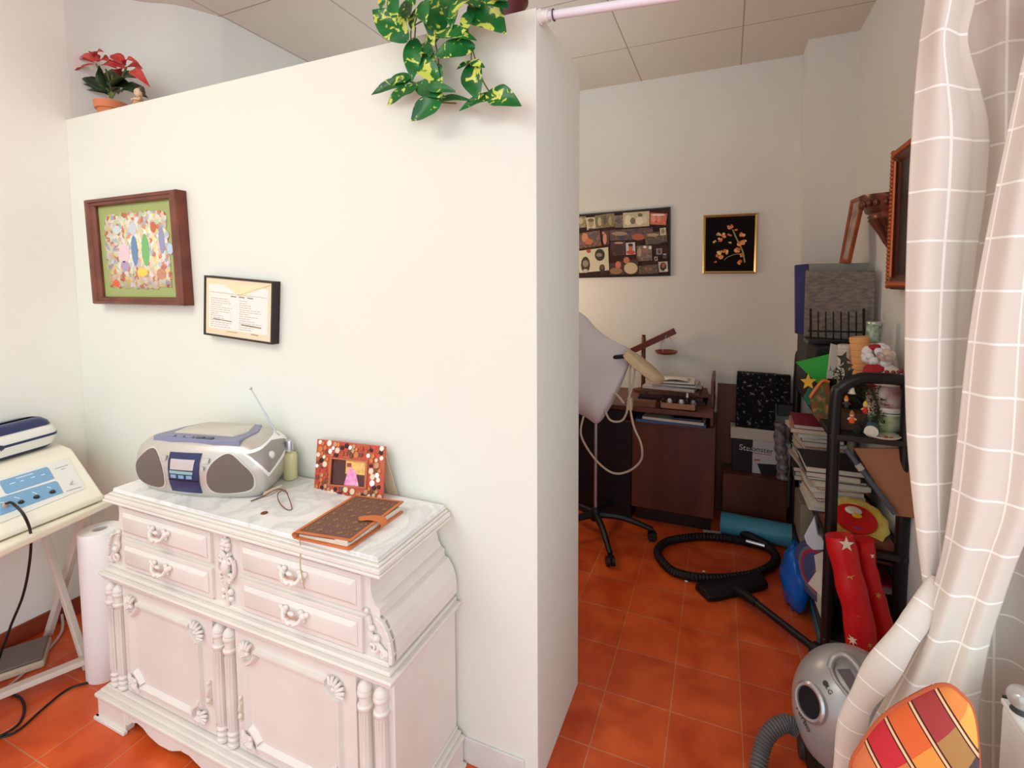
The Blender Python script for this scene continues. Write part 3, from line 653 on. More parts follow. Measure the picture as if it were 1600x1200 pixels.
obj('under_rail', bar3(P(62, 838, Z=.60), P(0, 862, Z=.60), .022, .03, V((0, 0, 1))), M_leg, t, bevel=.003)
# therapy machine with sloping control face
zb = .682
A = P(163, 774, Z=zb); B = P(0, 838, Z=zb); Bf = A + (B - A)*1.5; 
A2 = P(112, 700, Z=.82); B2 = P(0, 730, Z=.82); Bf2 = A2 + (B2 - A2)*1.6
t = thing('therapy_machine', 'white desktop electrotherapy machine with blue control panels', 'machine', V((A.x - .15, A.y - .3, TZ)))
wallx = -2.716
ns = 7
rings = []
for p0, p1 in ((Bf, Bf2), (A, A2)):
    rings.append([V((wallx, p0.y - .02, TZ + .004)), V((p0.x, p0.y, TZ + .004)), p0, p0.lerp(p1, .12) + V((-.0, 0, .004)), p0.lerp(p1, .92) + V((0, 0, .004)), p1, V((wallx, p1.y + .02, .822))])
mb = MB(); mb.loft(rings); obj('housing', mb, mat('ivory_plastic', rgb(238, 232, 214), .4), t, bevel=.010, seg=4)
up_ = (A2 - A); al = (B - A); fn_ = al.cross(up_).normalized(); fn_ = fn_ if fn_.z > 0 else -fn_
def fp(x, y, d=.0): # point on the sloping face seen at pixel
    dd = ray(x, y); o = V((0, 0, EYE)); base = A + fn_*(.0045 + d); k_ = (base - o).dot(fn_) / dd.dot(fn_); return o + dd*k_
def fpoly(pts, d, th): 
    return MB().prism([fp(x, y, d) for x, y in pts], fn_*th)
ob = obj('control_face', fpoly([(0, 747), (106, 716), (134, 763), (0, 818)], -.001, .0022), mat('pale_grey_face', rgb(228, 226, 220), .4), t)
M_bl = mat('sky_blue_panel', rgb(120, 164, 200), .35)
obj('blue_panel', fpoly([(0, 752), (72, 730), (76, 732), (85, 748), (12, 772), (8, 771), (0, 757)], .001, .0016), M_bl, t)
obj('blue_panel', fpoly([(0, 778), (86, 752), (90, 754), (99, 770), (0, 806)], .001, .0016), M_bl, t)
for x, y, r_ in ((82, 769, .0065), (57, 777, .0065), (33, 785, .0062)):
    mb = MB(); mb.lathe([(r_*1.4, 0), (r_*1.4, .001), (r_, .0012), (r_, .006)], fp(x, y, .0026), fn_, 18); obj('socket', mb, M_dark, t)
mb = MB(); mb.lathe([(.008, 0), (.008, .012), (.006, .014)], fp(8, 791, .0026), fn_, 18); obj('socket_plug', mb, mat('beige_plug', rgb(190, 160, 140), .4), t)
mb = MB(); mb.lathe([(.005, 0), (.005, .001), (.003, .0012), (.003, .012), (.004, .016), (.002, .018)], fp(111, 757, .001), fn_ , 12); obj('toggle_switch', mb, M_chrome, t)
mb = MB()
for (x0, y0_, x1, y1_) in ((15, 756, 24, 753), (32, 751, 37, 750), (48, 746, 55, 744), (64, 742, 70, 740), (25, 747, 52, 739), (22, 776, 31, 778), (50, 768, 58, 771), (73, 760, 80, 762), (0, 785, 6, 784)):
    mb.prism([fp(x0, y0_, .0027), fp(x1, y1_, .0027), fp(x1, y1_ + 1.5, .0027), fp(x0, y0_ + 1.5, .0027)], fn_*.0004)
obj('panel_print', mb, mat('pale_blue_print', rgb(196, 220, 236), .5), t, smooth=0)
mb = MB()
for (x0, y0_, x1, y1_, h_) in ((86, 732, 106, 726, 1.2), (95, 733, 102, 731, 1.2), (104, 767, 127, 760, 1.4)):
    mb.prism([fp(x0, y0_, .0014), fp(x1, y1_, .0014), fp(x1, y1_ + h_, .0014), fp(x0, y0_ + h_, .0014)], fn_*.0004)
obj('face_print', mb, mat('grey_print', rgb(176, 172, 168), .6), t, smooth=0)
# rounded white and navy steriliser on top
SC = V((-2.625, .83, .826))
ST = Matrix.Translation(SC) @ Matrix.Rotation(radians(14), 4, 'Z')
t = thing('steriliser', 'rounded white and navy plastic machine standing on the therapy machine', 'machine', SC)
def rr_(hx, hy, z, n=8, r=.045):
    out = []
    for cx_, cy_, a0 in ((hx-r, hy-r, 0), (-hx+r, hy-r, pi/2), (-hx+r, -hy+r, pi), (hx-r, -hy+r, 1.5*pi)):
        for k_ in range(n): a = a0 + pi/2*k_/(n-1); out.append((cx_ + cos(a)*r, cy_ + sin(a)*r, z))
    return out
HX, HY = .077, .275
def lay(zs): return MB(ST).loft([rr_(HX + d, HY + d, z) for z, d in zs])
obj('foot_band', lay([(0, -.022), (.008, -.012), (.013, -.012)]), M_navy, t, smooth=50)
obj('lower_shell', lay([(.012, -.010), (.03, -.002), (.052, .002)]), M_white2, t, smooth=50)
obj('navy_band', lay([(.050, .0035), (.060, .0035)]), M_navy, t, smooth=50)
obj('upper_shell', lay([(.059, .002), (.08, -.002), (.098, -.014)]), M_white2, t, smooth=50)
obj('lid', lay([(.096, -.010), (.112, -.016), (.124, -.028), (.128, -.045)]), M_navy, t, smooth=50)
mb = MB(ST); mb.sph((HX + .002, .03, .053), (.007, .045, .016), 20, 10); obj('keypad', mb, M_navy, t)
for k_ in range(3):
    mb = MB(ST); mb.sph((HX + .009, .012 + k_*.018, .046), (.003, .007, .004)); obj('key', mb, M_white2, t)
# black lead from the machine
q = [fp(8, 788, .014), fp(16, 785, .02), fp(24, 790, .022), P(38, 806, Z=.74), P(48, 835, Z=.655), P(46, 880, Z=.53), P(36, 930, Z=.38), P(18, 975, Z=.24), P(5, 1010, Z=.1), P(-10, 1040, Z=.02), P(-60, 1060, Z=.006)]
tag(obj('power_lead', MB().tube(smoothline(q, 8), .0042, 8), M_blackp), 'black lead plugged into the blue panel, hanging past the table', 'cable')
q = [P(160, 1062, Z=.006), P(110, 1075, Z=.006), P(70, 1105, Z=.006), P(30, 1140, Z=.006), P(0, 1152, Z=.006), P(-60, 1160, Z=.006)]
q2 = [P(-30, 1085, Z=.006), P(0, 1083, Z=.006), P(28, 1088, Z=.006), P(38, 1105, Z=.006), P(30, 1130, Z=.006), P(0, 1150, Z=.014), P(-40, 1160, Z=.014)]
tag(obj('floor_cable', MB().tube(smoothline(q, 8), .004, 8), M_blackp), 'black cable lying on the tiles from paper roll to frame edge', 'cable')
tag(obj('floor_cable', MB().tube(smoothline(q2, 8), .0042, 8), M_blackp), 'black cable looped on the floor in front of the floor rail', 'cable')
q = [P(97, 960, Z=.05), P(97, 985, Z=.012), P(80, 1010, Z=.006), P(50, 1040, Z=.006), P(10, 1075, Z=.006), P(-30, 1100, Z=.006)]
tag(obj('pale_cable', MB().tube(smoothline(q, 8), .005, 8), mat('grey_cable', rgb(188, 176, 168), .5)), 'pale grey cable curving over the floor under the folding table', 'cable')
# low grey thing on the floor under the table
T_ = Matrix.Translation(P(28, 1050, Z=0) + V((-.06, .0, 0))) @ Matrix.Rotation(radians(-30), 4, 'Z')
t = thing('floor_scale', 'flat grey and cream appliance on the floor beneath the folding table', 'appliance', T_.translation)
obj('base', MB(T_).box((-.085, -.11, 0), (.085, .11, .03)), mat('cream_grey', rgb(206, 192, 164), .5), t, bevel=.008, seg=3)
obj('platform', MB(T_).box((-.08, -.105, .03), (.08, .105, .042)), mat('warm_grey', rgb(116, 104, 96), .5), t, bevel=.008, seg=3)
# paper rolls
M_tis = mat('tissue_white', rgb(244, 241, 238), .9, bump=.3, bscale=80)
def roll(c_, r_, h_, label):
    t = thing('paper_roll', label, 'paper roll', c_)
    mb = MB(); mb.lathe([(.02, .004), (r_ - .003, .0), (r_, .004), (r_, h_*.5), (r_, h_ - .004), (r_ - .003, h_), (.024, h_), (.023, h_ - .02)], c_, n=36); obj('tissue', mb, M_tis, t, smooth=50)
    mb = MB(); mb.lathe([(.0225, h_ - .05), (.0225, h_ - .003), (.019, h_ - .003), (.019, h_ - .05)], c_, n=24); obj('cardboard_core', mb, mat('grey_card', rgb(198, 192, 188), .8), t)
roll(V((-2.195, 1.03, 0)), .066, .575, 'tall white paper roll, the nearer and thicker of two')
roll(V((-2.07, 1.07, 0)), .05, .56, 'white paper roll squeezed between thicker roll and sideboard')
# ------------------------------------------------------------------ alcove: pictures on the back wall
YB = 3.39
def fl(t, name, pts, d, m, base, th=.0006):
    """flat piece inside a wall picture: pts in pixels, d in front of the base plane y"""
    mb = MB(); q = [P(x, y, Y=base - d) for x, y in pts]; mb.prism(q, V((0, th, 0))); return obj(name, mb, m, t, smooth=0)
c = [P(900, 335.5, Y=3.372), P(1047.5, 323, Y=3.372), P(1047.5, 431, Y=3.372), P(901.5, 434.5, Y=3.372)]
t = thing('framed_photo_collage', 'wide thin black frame filled with many old family snapshots', 'picture', V((bil(c,.5,.5).x, YB, bil(c,.5,1).z)))
mb = MB(); frame_ring(mb, c, .014, .022, V((0, .018, 0)), ((0, 0), (1, 0))); obj('frame', mb, M_black, t)
obj('backing', MB().prism(sub_(c, .01, .015, .008), V((0, .004, 0))), mat('dark_backing', rgb(52, 38, 38), .7, spec=.1, col2=rgb(74, 52, 46), vscale=20), t)
def z7(*q): return [(895 + u/9.6, 315 + v/9.6) for u, v in q]
def ell(u, v, ru, rv, n=12): return [(u + cos(2*pi*k/n)*ru, v + sin(2*pi*k/n)*rv) for k in range(n)]
pm = {}
def pmat(cc, c2=None, sc=60):
    k_ = (cc, c2, sc)
    if k_ not in pm: pm[k_] = mat('snapshot_%d_%d_%d' % cc, rgb(*cc), .5, col2=rgb(*(c2 or cc)), vscale=sc)
    return pm[k_]
snap = [  # corners in the zoomed frame, colours, extras
 ([(60,230),(195,215),(195,385),(62,400)], (178,164,128), (120,108,84), [((120,290),(30,50),(196,186,150))]),
 ([(190,240),(330,232),(345,400),(215,430)], (214,200,168), (200,188,150), [((272,330),(40,62),(176,150,118)), ((272,280),(48,28),(120,100,78)), ((280,415),(50,16),(60,48,44))]),
 ([(330,212),(622,165),(625,375),(345,405)], (150,134,100), (110,96,72), [((400,300),(28,70),(188,174,134)), ((480,280),(26,70),(100,86,64)), ((560,290),(24,70),(172,156,118))]),
 ([(622,210),(750,200),(750,385),(630,390)], (150,134,112), (96,84,74), [((690,290),(40,50),(104,92,84))]),
 ([(750,170),(1148,140),(1148,365),(755,395)], (206,194,158), (188,176,140), [((830,280),(50,80),(226,214,180)), ((1000,290),(60,60),(228,218,188)), ((900,290),(40,50),(120,106,84)), ((1080,270),(40,60),(216,204,170)), ((1010,200),(36,26),(110,94,72))]),
 ([(1155,165),(1418,180),(1395,355),(1158,340)], (214,126,100), (190,84,62), [((1210,260),(34,50),(226,150,120)), ((1290,255),(32,50),(222,140,110)), ((1360,260),(28,44),(206,110,84)), ((1280,200),(110,14),(240,220,210))]),
 ([(62,480),(400,430),(430,660),(90,710)], (150,104,80), (86,60,60), [((180,540),(46,70),(202,140,96)), ((310,520),(56,46),(92,84,92)), ((240,600),(60,46),(196,112,78)), ((120,620),(24,44),(120,92,110))]),
 ([(430,440),(545,430),(545,640),(470,660)], (110,62,52), (84,48,44), [((480,560),(30,84),(206,142,122)), ((455,470),(16,18),(208,150,120))]),
 ([(550,430),(1200,385),(1205,560),(560,590)], (118,88,74), (64,58,74), [((700,480),(120,30),(160,134,104)), ((980,530),(100,52),(172,92,62)), ((740,540),(50,20),(60,60,96))]),
 ([(1085,470),(1410,440),(1415,600),(1090,650)], (130,104,80), (70,60,50), [((1200,500),(90,24),(186,150,110)), ((1230,600),(120,40),(92,78,62))]),
 ([(1305,400),(1395,388),(1400,500),(1310,510)], (206,194,160), (196,182,148), [((1352,445),(28,38),(150,134,104))]),
 ([(560,610),(790,590),(790,800),(600,815)], (96,58,52), (60,40,42), [((680,720),(70,80),(64,44,46)), ((690,620),(70,14),(196,160,120))]),
 ([(795,620),(932,608),(942,790),(800,800)], (196,196,198), (200,198,196), [((868,690),(34,50),(190,112,84)), ((866,650),(38,22),(44,32,32)), ((870,760),(68,32),(200,76,56))]),
 ([(955,665),(1185,655),(1190,880),(960,900)], (150,126,110), (90,76,70), [((1000,760),(30,70),(176,150,130)), ((1080,720),(36,50),(166,108,88)), ((1160,690),(24,28),(226,220,214)), ((1080,680),(26,20),(232,226,218))]),
 ([(1250,705),(1340,700),(1340,790),(1255,800)], (160,146,134), (120,108,100), [((1295,750),(26,34),(90,76,74))]),
 ([(1345,780),(1410,775),(1412,850),(1350,855)], (96,88,92), (60,52,60), [((1378,790),(26,8),(190,190,196))]),
 ([(1220,825),(1275,822),(1275,885),(1225,890)], (176,166,150), (120,112,104), [((1248,856),(14,20),(90,80,74))]),
 ([(68,742),(530,682),(545,1028),(100,1072)], (214,206,178), (204,196,168), [((190,950),(68,126),(52,46,44)), ((190,930),(44,52),(146,130,112)), ((190,1040),(40,30),(190,180,158)), ((405,800),(76,92),(50,44,42)), ((395,800),(44,30),(140,126,108)), ((440,1000),(42,60),(60,46,48)), ((440,985),(22,30),(120,76,66)), ((238,742),(34,30),(170,74,58))]),
 ([(550,930),(980,850),(985,1080),(550,1105)], (84,54,52), (60,42,46), [((680,950),(44,56),(206,116,88)), ((650,1040),(96,50),(150,112,80)), ((805,880),(46,52),(190,116,92)), ((870,1000),(104,88),(206,186,146))]),
 ([(985,965),(1275,940),(1280,1075),(995,1090)], (120,100,82), (70,58,50), [((1100,1010),(26,26),(150,96,72)), ((1160,1010),(24,26),(150,100,78))]),
 ([(1280,905),(1422,895),(1430,1050),(1295,1062)], (190,180,170), (186,170,156), [((1355,975),(48,62),(48,32,32)), ((1358,960),(26,36),(160,104,80)), ((1400,1030),(26,20),(226,216,200))]),
]
for k, (q, c1, c2, ex) in enumerate(snap):
    d_ = .0005 + .00012*k
    o = fl(t, 'snapshot', z7(*q), d_, pmat(c1, c2), 3.377)
    mb = MB(); mb.bm.free(); mb.bm = bmesh.new()
    cols = [pmat(x[2]) for x in ex]
    for i, (cc, rr_0, _) in enumerate(ex):
        mb.mi = i; pts = [(895 + u/9.6, 315 + v/9.6) for u, v in ell(cc[0], cc[1], *rr_0)]
        mb.prism([P(x, y, Y=3.377 - d_ - .0004 - .0001*i) for x, y in pts], V((0, .0003, 0)))
    obj('snapshot_figures', mb, cols, o, smooth=0)
# gold framed blossom picture
c = [P(1099, 336.5, Y=3.37), P(1184.5, 332.5, Y=3.37), P(1181.5, 427, Y=3.37), P(1098, 427.5, Y=3.37)]
t = thing('framed_blossom_print', 'small gold-framed picture of orange blossom on black', 'picture', V((bil(c,.5,.5).x, YB, bil(c,.5,1).z)))
mb = MB(); frame_ring(mb, c, .045, .04, V((0, .02, 0)), ((0, 0), (.3, .003), (.6, 0), (1, -.004))); obj('frame', mb, M_gold, t)
obj('black_ground', MB().prism(sub_(c, .03, .03, .006), V((0, .004, 0))), mat('black_lacquer', rgb(20, 13, 14), .7, spec=.1), t)
def z1(u, v): return (890 + u/4, 300 + v/4)
mb = MB(); mb.mi = 0
stem = [(1095,440),(1085,380),(1065,330),(1040,285),(1020,235)]
for a, b_ in zip(stem, stem[1:]):
    mb.prism([P(*z1(a[0]-5, a[1]), Y=3.375), P(*z1(a[0]+5, a[1]), Y=3.375), P(*z1(b_[0]+4, b_[1]), Y=3.375), P(*z1(b_[0]-4, b_[1]), Y=3.375)], V((0, .0006, 0)))
for a, b_ in zip([(1080,385),(1030,390),(990,405)], [(1030,390),(990,405),(965,425)]):
    mb.prism([P(*z1(a[0], a[1]-2), Y=3.375), P(*z1(a[0], a[1]+2), Y=3.375), P(*z1(b_[0], b_[1]+2), Y=3.375), P(*z1(b_[0], b_[1]-2), Y=3.375)], V((0, .0006, 0)))
obj('painted_stem', mb, mat('stem_green', rgb(150, 160, 96), .5), t, smooth=0)
rnd = random.Random(2)
fm = [mat('petal_%d' % i, rgb(*k_), .5) for i, k_ in enumerate(((222, 96, 36), (236, 150, 60), (206, 120, 80), (236, 206, 110), (170, 120, 130), (232, 180, 130)))]
for (u, v, r_, n_) in ((1078,268,22,6),(1070,320,30,8),(1048,362,24,7),(940,378,22,6),(975,375,24,6),(935,400,30,5),(1075,395,18,4),(1065,440,22,5),(910,436,12,3),(940,298,20,6),(965,270,22,6),(905,310,14,4),(1003,215,24,7),(1040,232,14,4),(932,266,18,5),(1000,268,16,3),(1000,320,14,2),(1095,300,16,4)):
    mb = MB()
    for k in range(n_):
        mb.mi = k % 3; a = rnd.uniform(0, 6.28); cu_, cv_ = u + cos(a)*r_*.45, v + sin(a)*r_*.4
        mb.prism([P(*z1(x, y), Y=3.3744 - k*.0001) for x, y in ell(cu_, cv_, r_*rnd.uniform(.3, .55), r_*rnd.uniform(.25, .45), 9)], V((0, .0005, 0)))
    s_ = rnd.choice([(0, 1, 3), (1, 0, 2), (3, 1, 4), (2, 5, 0)]) if u < 1040 else (0, 1, 5)
    obj('painted_blossom', mb, [fm[i] for i in s_], t, smooth=0)

# ------------------------------------------------------------------ desk
DZ = .772
t = thing('desk', 'reddish brown wooden desk with a paper slot under its top', 'desk', (-.4, 3.1, 0))
mb = MB(); mb.box((-.95, 2.86, DZ - .028), (-.055, 3.375, DZ)); obj('desk_top', mb, M_wood, t, bevel=.003)
obj('end_panel', MB().box((-.075, 3.0, DZ), (-.057, 3.375, .93)), M_wood, t, bevel=.003)
mb = MB(); mb.box((-.53, 3.0, .10), (-.045, 3.375, .655)); obj('pedestal', mb, M_wood, t, bevel=.003)
obj('slot_floor', MB().box((-.56, 2.93, .655), (-.06, 3.375, .668)), M_wood, t, bevel=.002)
obj('slot_side', MB().box((-.075, 2.98, .668), (-.06, 3.375, DZ - .028)), M_wood, t)
obj('plinth', MB().box((-.51, 3.06, 0), (-.065, 3.375, .10)), mat('under_desk_shade', rgb(40, 20, 18), .5), t)  # near-black colour stands in for the shadow gap under the pedestal
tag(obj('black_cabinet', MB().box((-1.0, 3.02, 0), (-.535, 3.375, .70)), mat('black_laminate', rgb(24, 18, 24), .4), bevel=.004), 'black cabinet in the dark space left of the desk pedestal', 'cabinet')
def slab(name, x0, x1, y0, y1, z0, z1, m, rot, label=None, cat=None, parent=None, group=None, bev=.001):
    T_ = Matrix.Translation(((x0+x1)/2, (y0+y1)/2, z0)) @ Matrix.Rotation(radians(rot), 4, 'Z')
    o = obj(name, MB(T_).box((-(x1-x0)/2, -(y1-y0)/2, 0), ((x1-x0)/2, (y1-y0)/2, z1-z0)), m, parent, bevel=bev)
    if label: tag(o, label, cat, group)
    return o
slab('blue_folder', -.50, -.10, 2.92, 3.2, .669, .687, mat('blue_card', rgb(64, 96, 140), .6), 2, 'blue folder at the bottom of the desk slot', 'folder')
slab('loose_papers', -.45, -.10, 2.91, 3.16, .688, .703, M_pages, -3, 'brown-edged papers lying on the blue folder', 'papers')
slab('dark_notepad', -.28, -.12, 2.905, 3.1, .704, .718, mat('navy_cover', rgb(24, 34, 66), .4), 1, 'dark navy notepad topmost in the desk slot', 'notepad')
# bottle tray
tr = V((-.25, 2.915, DZ)); t = thing('bottle_tray', 'shallow light wooden tray of small bottles on the desk edge', 'tray', tr)
mb = MB(); hx, hy, h_ = .10, .035, .035
for a, b_ in (((-hx,-hy,0),(hx,hy,.004)), ((-hx,-hy,0),(hx,-hy+.005,h_)), ((-hx,hy-.005,0),(hx,hy,h_)), ((-hx,-hy,0),(-hx+.005,hy,h_)), ((hx-.005,-hy,0),(hx,hy,h_))): mb.box(tr + V(a), tr + V(b_))
obj('tray_box', mb, mat('light_wood', rgb(170, 122, 86), .6, var=.1, vscale=20), t)
gm = {'w': mat('white_cap', rgb(226, 222, 216), .4), 'b': M_blackp, 'g': mat('grey_glass', rgb(150, 150, 156), .2), 'a': mat('amber_glass', rgb(160, 96, 40), .2)}
def vial(p, h_, r_, body, cap_, label, cone=False):
    t = thing('small_bottle', label, 'bottle', p, 'small bottles on the desk')
    mb = MB(); mb.lathe([(r_*.9, 0), (r_, .002), (r_, h_*.6), (r_*.5, h_*.7), (r_*.5, h_*.74)], p, n=12); obj('bottle_body', mb, gm[body], t)
    mb = MB(); mb.lathe([(r_*.6, h_*.72), (r_*(.3 if cone else .6), h_), ], p, n=12); obj('cap', mb, gm[cap_], t)
for k, (b_, c_, cone, lb) in enumerate((('b','b',0,'black-capped small bottle, leftmost in the wooden tray'), ('w','b',0,'white bottle with black cap second from left in the tray'), ('b','b',0,'dark bottle in the middle of the wooden tray'), ('w','b',0,'white bottle with black cap just left of the white cone cap'), ('b','w',1,'small bottle with white cone-shaped cap in the tray'), ('g','b',0,'grey bottle, rightmost in the wooden tray'))):
    vial(tr + V((-.082 + k*.033, .0, .005)), .072 if not cone else .09, .013, b_, c_, lb, cone)
vial(P(1026, 618, Z=DZ) , .07, .018, 'a', 'b', 'amber bottle standing left of the wooden tray')
vial(P(1012, 620, Z=DZ) , .055, .02, 'g', 'w', 'squat glass jar left of the amber bottle')
slab('low_wooden_box', -.50, -.375, 2.88, 2.95, DZ, DZ+.03, gm['a'] and mat('box_wood', rgb(120, 76, 52), .6), 0, 'small low brown box on the desk left of bottles', 'box')
# stack of folders and papers
z = DZ; rnd = random.Random(4); FS = [
 ('dark_folder', (46, 26, 26), .022, 'dark maroon folder, lowest of the desk stack'), ('dark_folder', (70, 36, 30), .020, 'brown folder second from bottom of desk stack'),
 ('brown_folder', (112, 66, 48), .016, 'brown leather folder in the middle of the desk stack'), ('brown_folder', (128, 80, 58), .014, 'lighter brown folder below the white papers'),
 ('paper_stack', (200, 192, 188), .018, 'thick stack of white papers on the brown folders'), ('magazine', (176, 166, 160), .009, 'grey magazine on the stack of white papers'),
 ('magazine', (214, 206, 200), .008, 'white magazine on the grey magazine'), ('magazine', (150, 146, 150), .007, 'grey-blue magazine near the top of desk stack'), ('paper_sheet', (222, 216, 208), .004, 'white sheet, topmost of the desk stack')]
for i, (nm, cc, h_, lb) in enumerate(FS):
    w_ = .40 - i*.022; x_ = -.30 + rnd.uniform(-.02, .02) + (.01 if i < 4 else -.0)
    slab(nm, x_ - w_/2, x_ + w_/2, 3.04 + rnd.uniform(-.01, .01), 3.26, z, z + h_, mat('stack_%d' % i, rgb(*cc), .6, var=.15, vscale=30), rnd.uniform(-9, 9), lb, 'papers' if i > 3 else 'folder'); z += h_ + .001
curl = MB(); curl.grid(lambda u, v: V((-.36 + .15*u, 3.05 + .13*v + .02*u, z + .003 + .012*sin(pi*u)*(1 - v*.5))), 10, 4)
tag(obj('curled_sheet', curl, M_paper, solid=.001, off=1), 'curled white sheet arching over the desk stack', 'paper')
# balance scale
t = thing('balance_scale', 'dark red wooden balance scale with one hanging pan', 'scale', P(1005, 575, Y=3.3))
M_rw = mat('dark_red_wood', rgb(96, 38, 28), .4); pY = 3.31
b0 = P(1005, 600, Y=pY); b0.z = DZ; b1 = P(1005.5, 523, Y=pY)
mb = MB(); mb.lathe([(.014, 0), (.014, b1.z - DZ - .02), (.010, b1.z - DZ - .012), (.014, b1.z - DZ - .006), (.010, b1.z - DZ)], b0, n=12); obj('post', mb, M_rw, t)
mb = MB(); mb.lathe([(.06, 0), (.06, .012), (.03, .02)], b0, n=20); obj('base', mb, M_rw, t)
obj('beam', bar3(P(986, 549, Y=pY - .022), P(1055, 517, Y=pY - .022), .040, .020), M_rw, t, bevel=.002)
pc = P(1041, 550, Y=pY - .02)
mb = MB(); mb.lathe([(.030, -.016), (.062, -.010), (.074, .008), (.070, .009), (.055, -.004), (.02, -.010)], pc, n=24); obj('pan', mb, mat('red_pan', rgb(138, 60, 42), .35), t, smooth=50)
tp_ = P(1042, 519, Y=pY - .02); mb = MB()
for k in range(3): a = k*2.09 + .3; mb.tube([tp_, pc + V((cos(a)*.07, sin(a)*.07, .008))], .0015, 5)
obj('chain', mb, mat('pale_string', rgb(190, 184, 176), .5), t)

# ------------------------------------------------------------------ cloth covered lamp on a wheeled stand
pb = V((-.70, 2.76, 0))
t = thing('floor_lamp_stand', 'magnifier lamp on wheeled chrome stand at the partition edge', 'lamp', pb)
mb = MB(); mb.tube([pb + V((0, 0, .12)), pb + V((0, 0, 1.05))], .011, 10); obj('pole', mb, M_chrome, t)
mb = MB(); mb.lathe([(.03, .09), (.035, .11), (.03, .15), (.016, .17)], pb, n=16); obj('hub', mb, M_blackp, t)
for k in range(5):
    a = radians(-62 + 72*k); dx, dy = cos(a), sin(a); e1 = pb + V((dx*.33, dy*.33, .065))
    mb = MB(); mb.tube(smoothline([pb + V((0, 0, .125)), pb + V((dx*.16, dy*.16, .12)), e1], 4), [.022, .022, .021, .02, .019, .018, .017, .016, .015], 8); lg = obj('leg', mb, M_blackp, t)
    mb = MB(); n_ = V((-dy, dx, 0)); cw = V((e1.x, e1.y, .027))
    mb.cyl(cw - n_*.022, cw - n_*.006, .027, n=16); mb.cyl(cw + n_*.006, cw + n_*.022, .027, n=16); mb.cyl(cw, e1, .009, n=8); obj('castor', mb, M_blackp, lg)
mb = MB(); p0, p1 = P(984, 556, Y=2.66), P(1024, 588, Y=2.66)
d_ = (p1 - p0); L_ = d_.length; T_ = Matrix.Translation((p0 + p1)/2) @ Matrix.Rotation(math.atan2(-d_.z, d_.x), 4, 'Y')
mb = MB(T_); mb.loft([[(cos(a)*(L_/2 + .03 + .02*(1 if cos(a) > 0 else 0))*s_, sin(a)*.075*s_, h_) for a in [2*pi*i/24 for i in range(24)]] for h_, s_ in ((-.024, .90), (-.020, 1), (.018, 1), (.024, .92))])
ob = obj('lamp_head', mb, mat('cream_plastic', rgb(214, 192, 150), .45), t, smooth=50); ob['label'] = 'flat cream lamp head'
obj('arm', MB().tube([pb + V((0, 0, 1.04)), P(940, 560, Y=2.74), P(984, 556, Y=2.66)], .012, 8), M_blackp, t)
tops = [(838, 478), (862, 474), (885, 476), (905, 486), (918, 496), (934, 514), (958, 531), (978, 541), (988, 548)]
bots = [(838, 640), (862, 640), (885, 645), (905, 648), (918, 655), (934, 663), (952, 640), (972, 600), (988, 556)]
rings = []
for i, (a, b_) in enumerate(zip(tops, bots)):
    rr_1 = []; dep = [.16, .16, .16, .155, .15, .13, .09, .05, .02][i]
    for k in range(22):
        th = 2*pi*k/22; s_ = (1 - cos(th))/2
        x = a[0] + (b_[0]-a[0])*s_ ; y = a[1] + (b_[1]-a[1])*s_
        rr_1.append(P(x, y, Y=2.74 - sin(th)*dep*(.55 + .45*s_) + .016*sin(i*1.7 + th*3) + .01*sin(k*1.3)))
    rings.append(rr_1)
dense_r = []
for k in range(len(rings[0])):
    dense_r.append(smoothline([r_[k] for r_ in rings], 4))
mb = MB(); mb.loft([[dense_r[k][i] for k in range(22)] for i in range(len(dense_r[0]))])
tag(obj('dust_cover', mb, mat('white_cloth', rgb(226, 222, 222), .9, bump=.25, bscale=14, sheen=.2), smooth=80, sub=1), 'white cloth draped over the lamp stand beside the partition', 'cloth')
mb = MB(); mb.tube(smoothline([P(986, 560, Y=2.68), P(984, 590, Y=2.66), P(984, 630, Y=2.66), P(990, 665, Y=2.66), P(1002, 695, Y=2.66), P(1001, 720, Y=2.68), P(980, 737, Y=2.7), P(955, 738, Y=2.7), P(928, 715, Y=2.7), P(908, 680, Y=2.7), P(912, 650, Y=2.72)], 7), .0062, 8)
M_cable = mat('cream_cable', rgb(206, 190, 164), .5)
mb.tube(smoothline([P(992, 566, Y=2.66), P(990, 595, Y=2.65), P(982, 625, Y=2.65), P(979, 645, Y=2.65), P(970, 658, Y=2.66), P(952, 655, Y=2.67), P(945, 630, Y=2.67), P(960, 615, Y=2.67), P(975, 630, Y=2.66)], 7), .006, 8)
mb.tube([P(984, 622, Y=2.65), P(985, 640, Y=2.65)], [.016, .012], 8)
tag(obj('looped_cable', mb, M_cable), 'cream electric cable hanging in loops from the lamp head', 'cable')

# ------------------------------------------------------------------ behind: board, low chest, boxes
tag(obj('wooden_board', MB().box((-.043, 3.356, 0), (.20, 3.377, .85)), M_wood, bevel=.002), 'reddish brown board standing against the back wall right of desk', 'board')
obj_ = obj('low_chest', MB().box((.0, 3.165, 0), (.355, 3.35, .329)), M_wood, bevel=.004); tag(obj_, 'low reddish brown wooden chest under the printed carton', 'chest')
bz = .331; xl, xr = P(1143, 740, Y=3.235).x, P(1234, 740, Y=3.235).x
t = thing('printed_carton', 'black and white printed carton showing a wheeled black grill', 'box', V(((xl+xr)/2, 3.29, bz)))
zt = P(1180, 688, Y=3.235).z
xm = P(1175, 740, Y=3.235).x
obj('black_side', MB().box((xl, 3.235, bz), (xm, 3.35, zt)), M_blackp, t, bevel=.001)
obj('white_side', MB().box((xm, 3.235, bz), (xr, 3.35, zt)), mat('white_card', rgb(206, 202, 200), .5), t, bevel=.001)
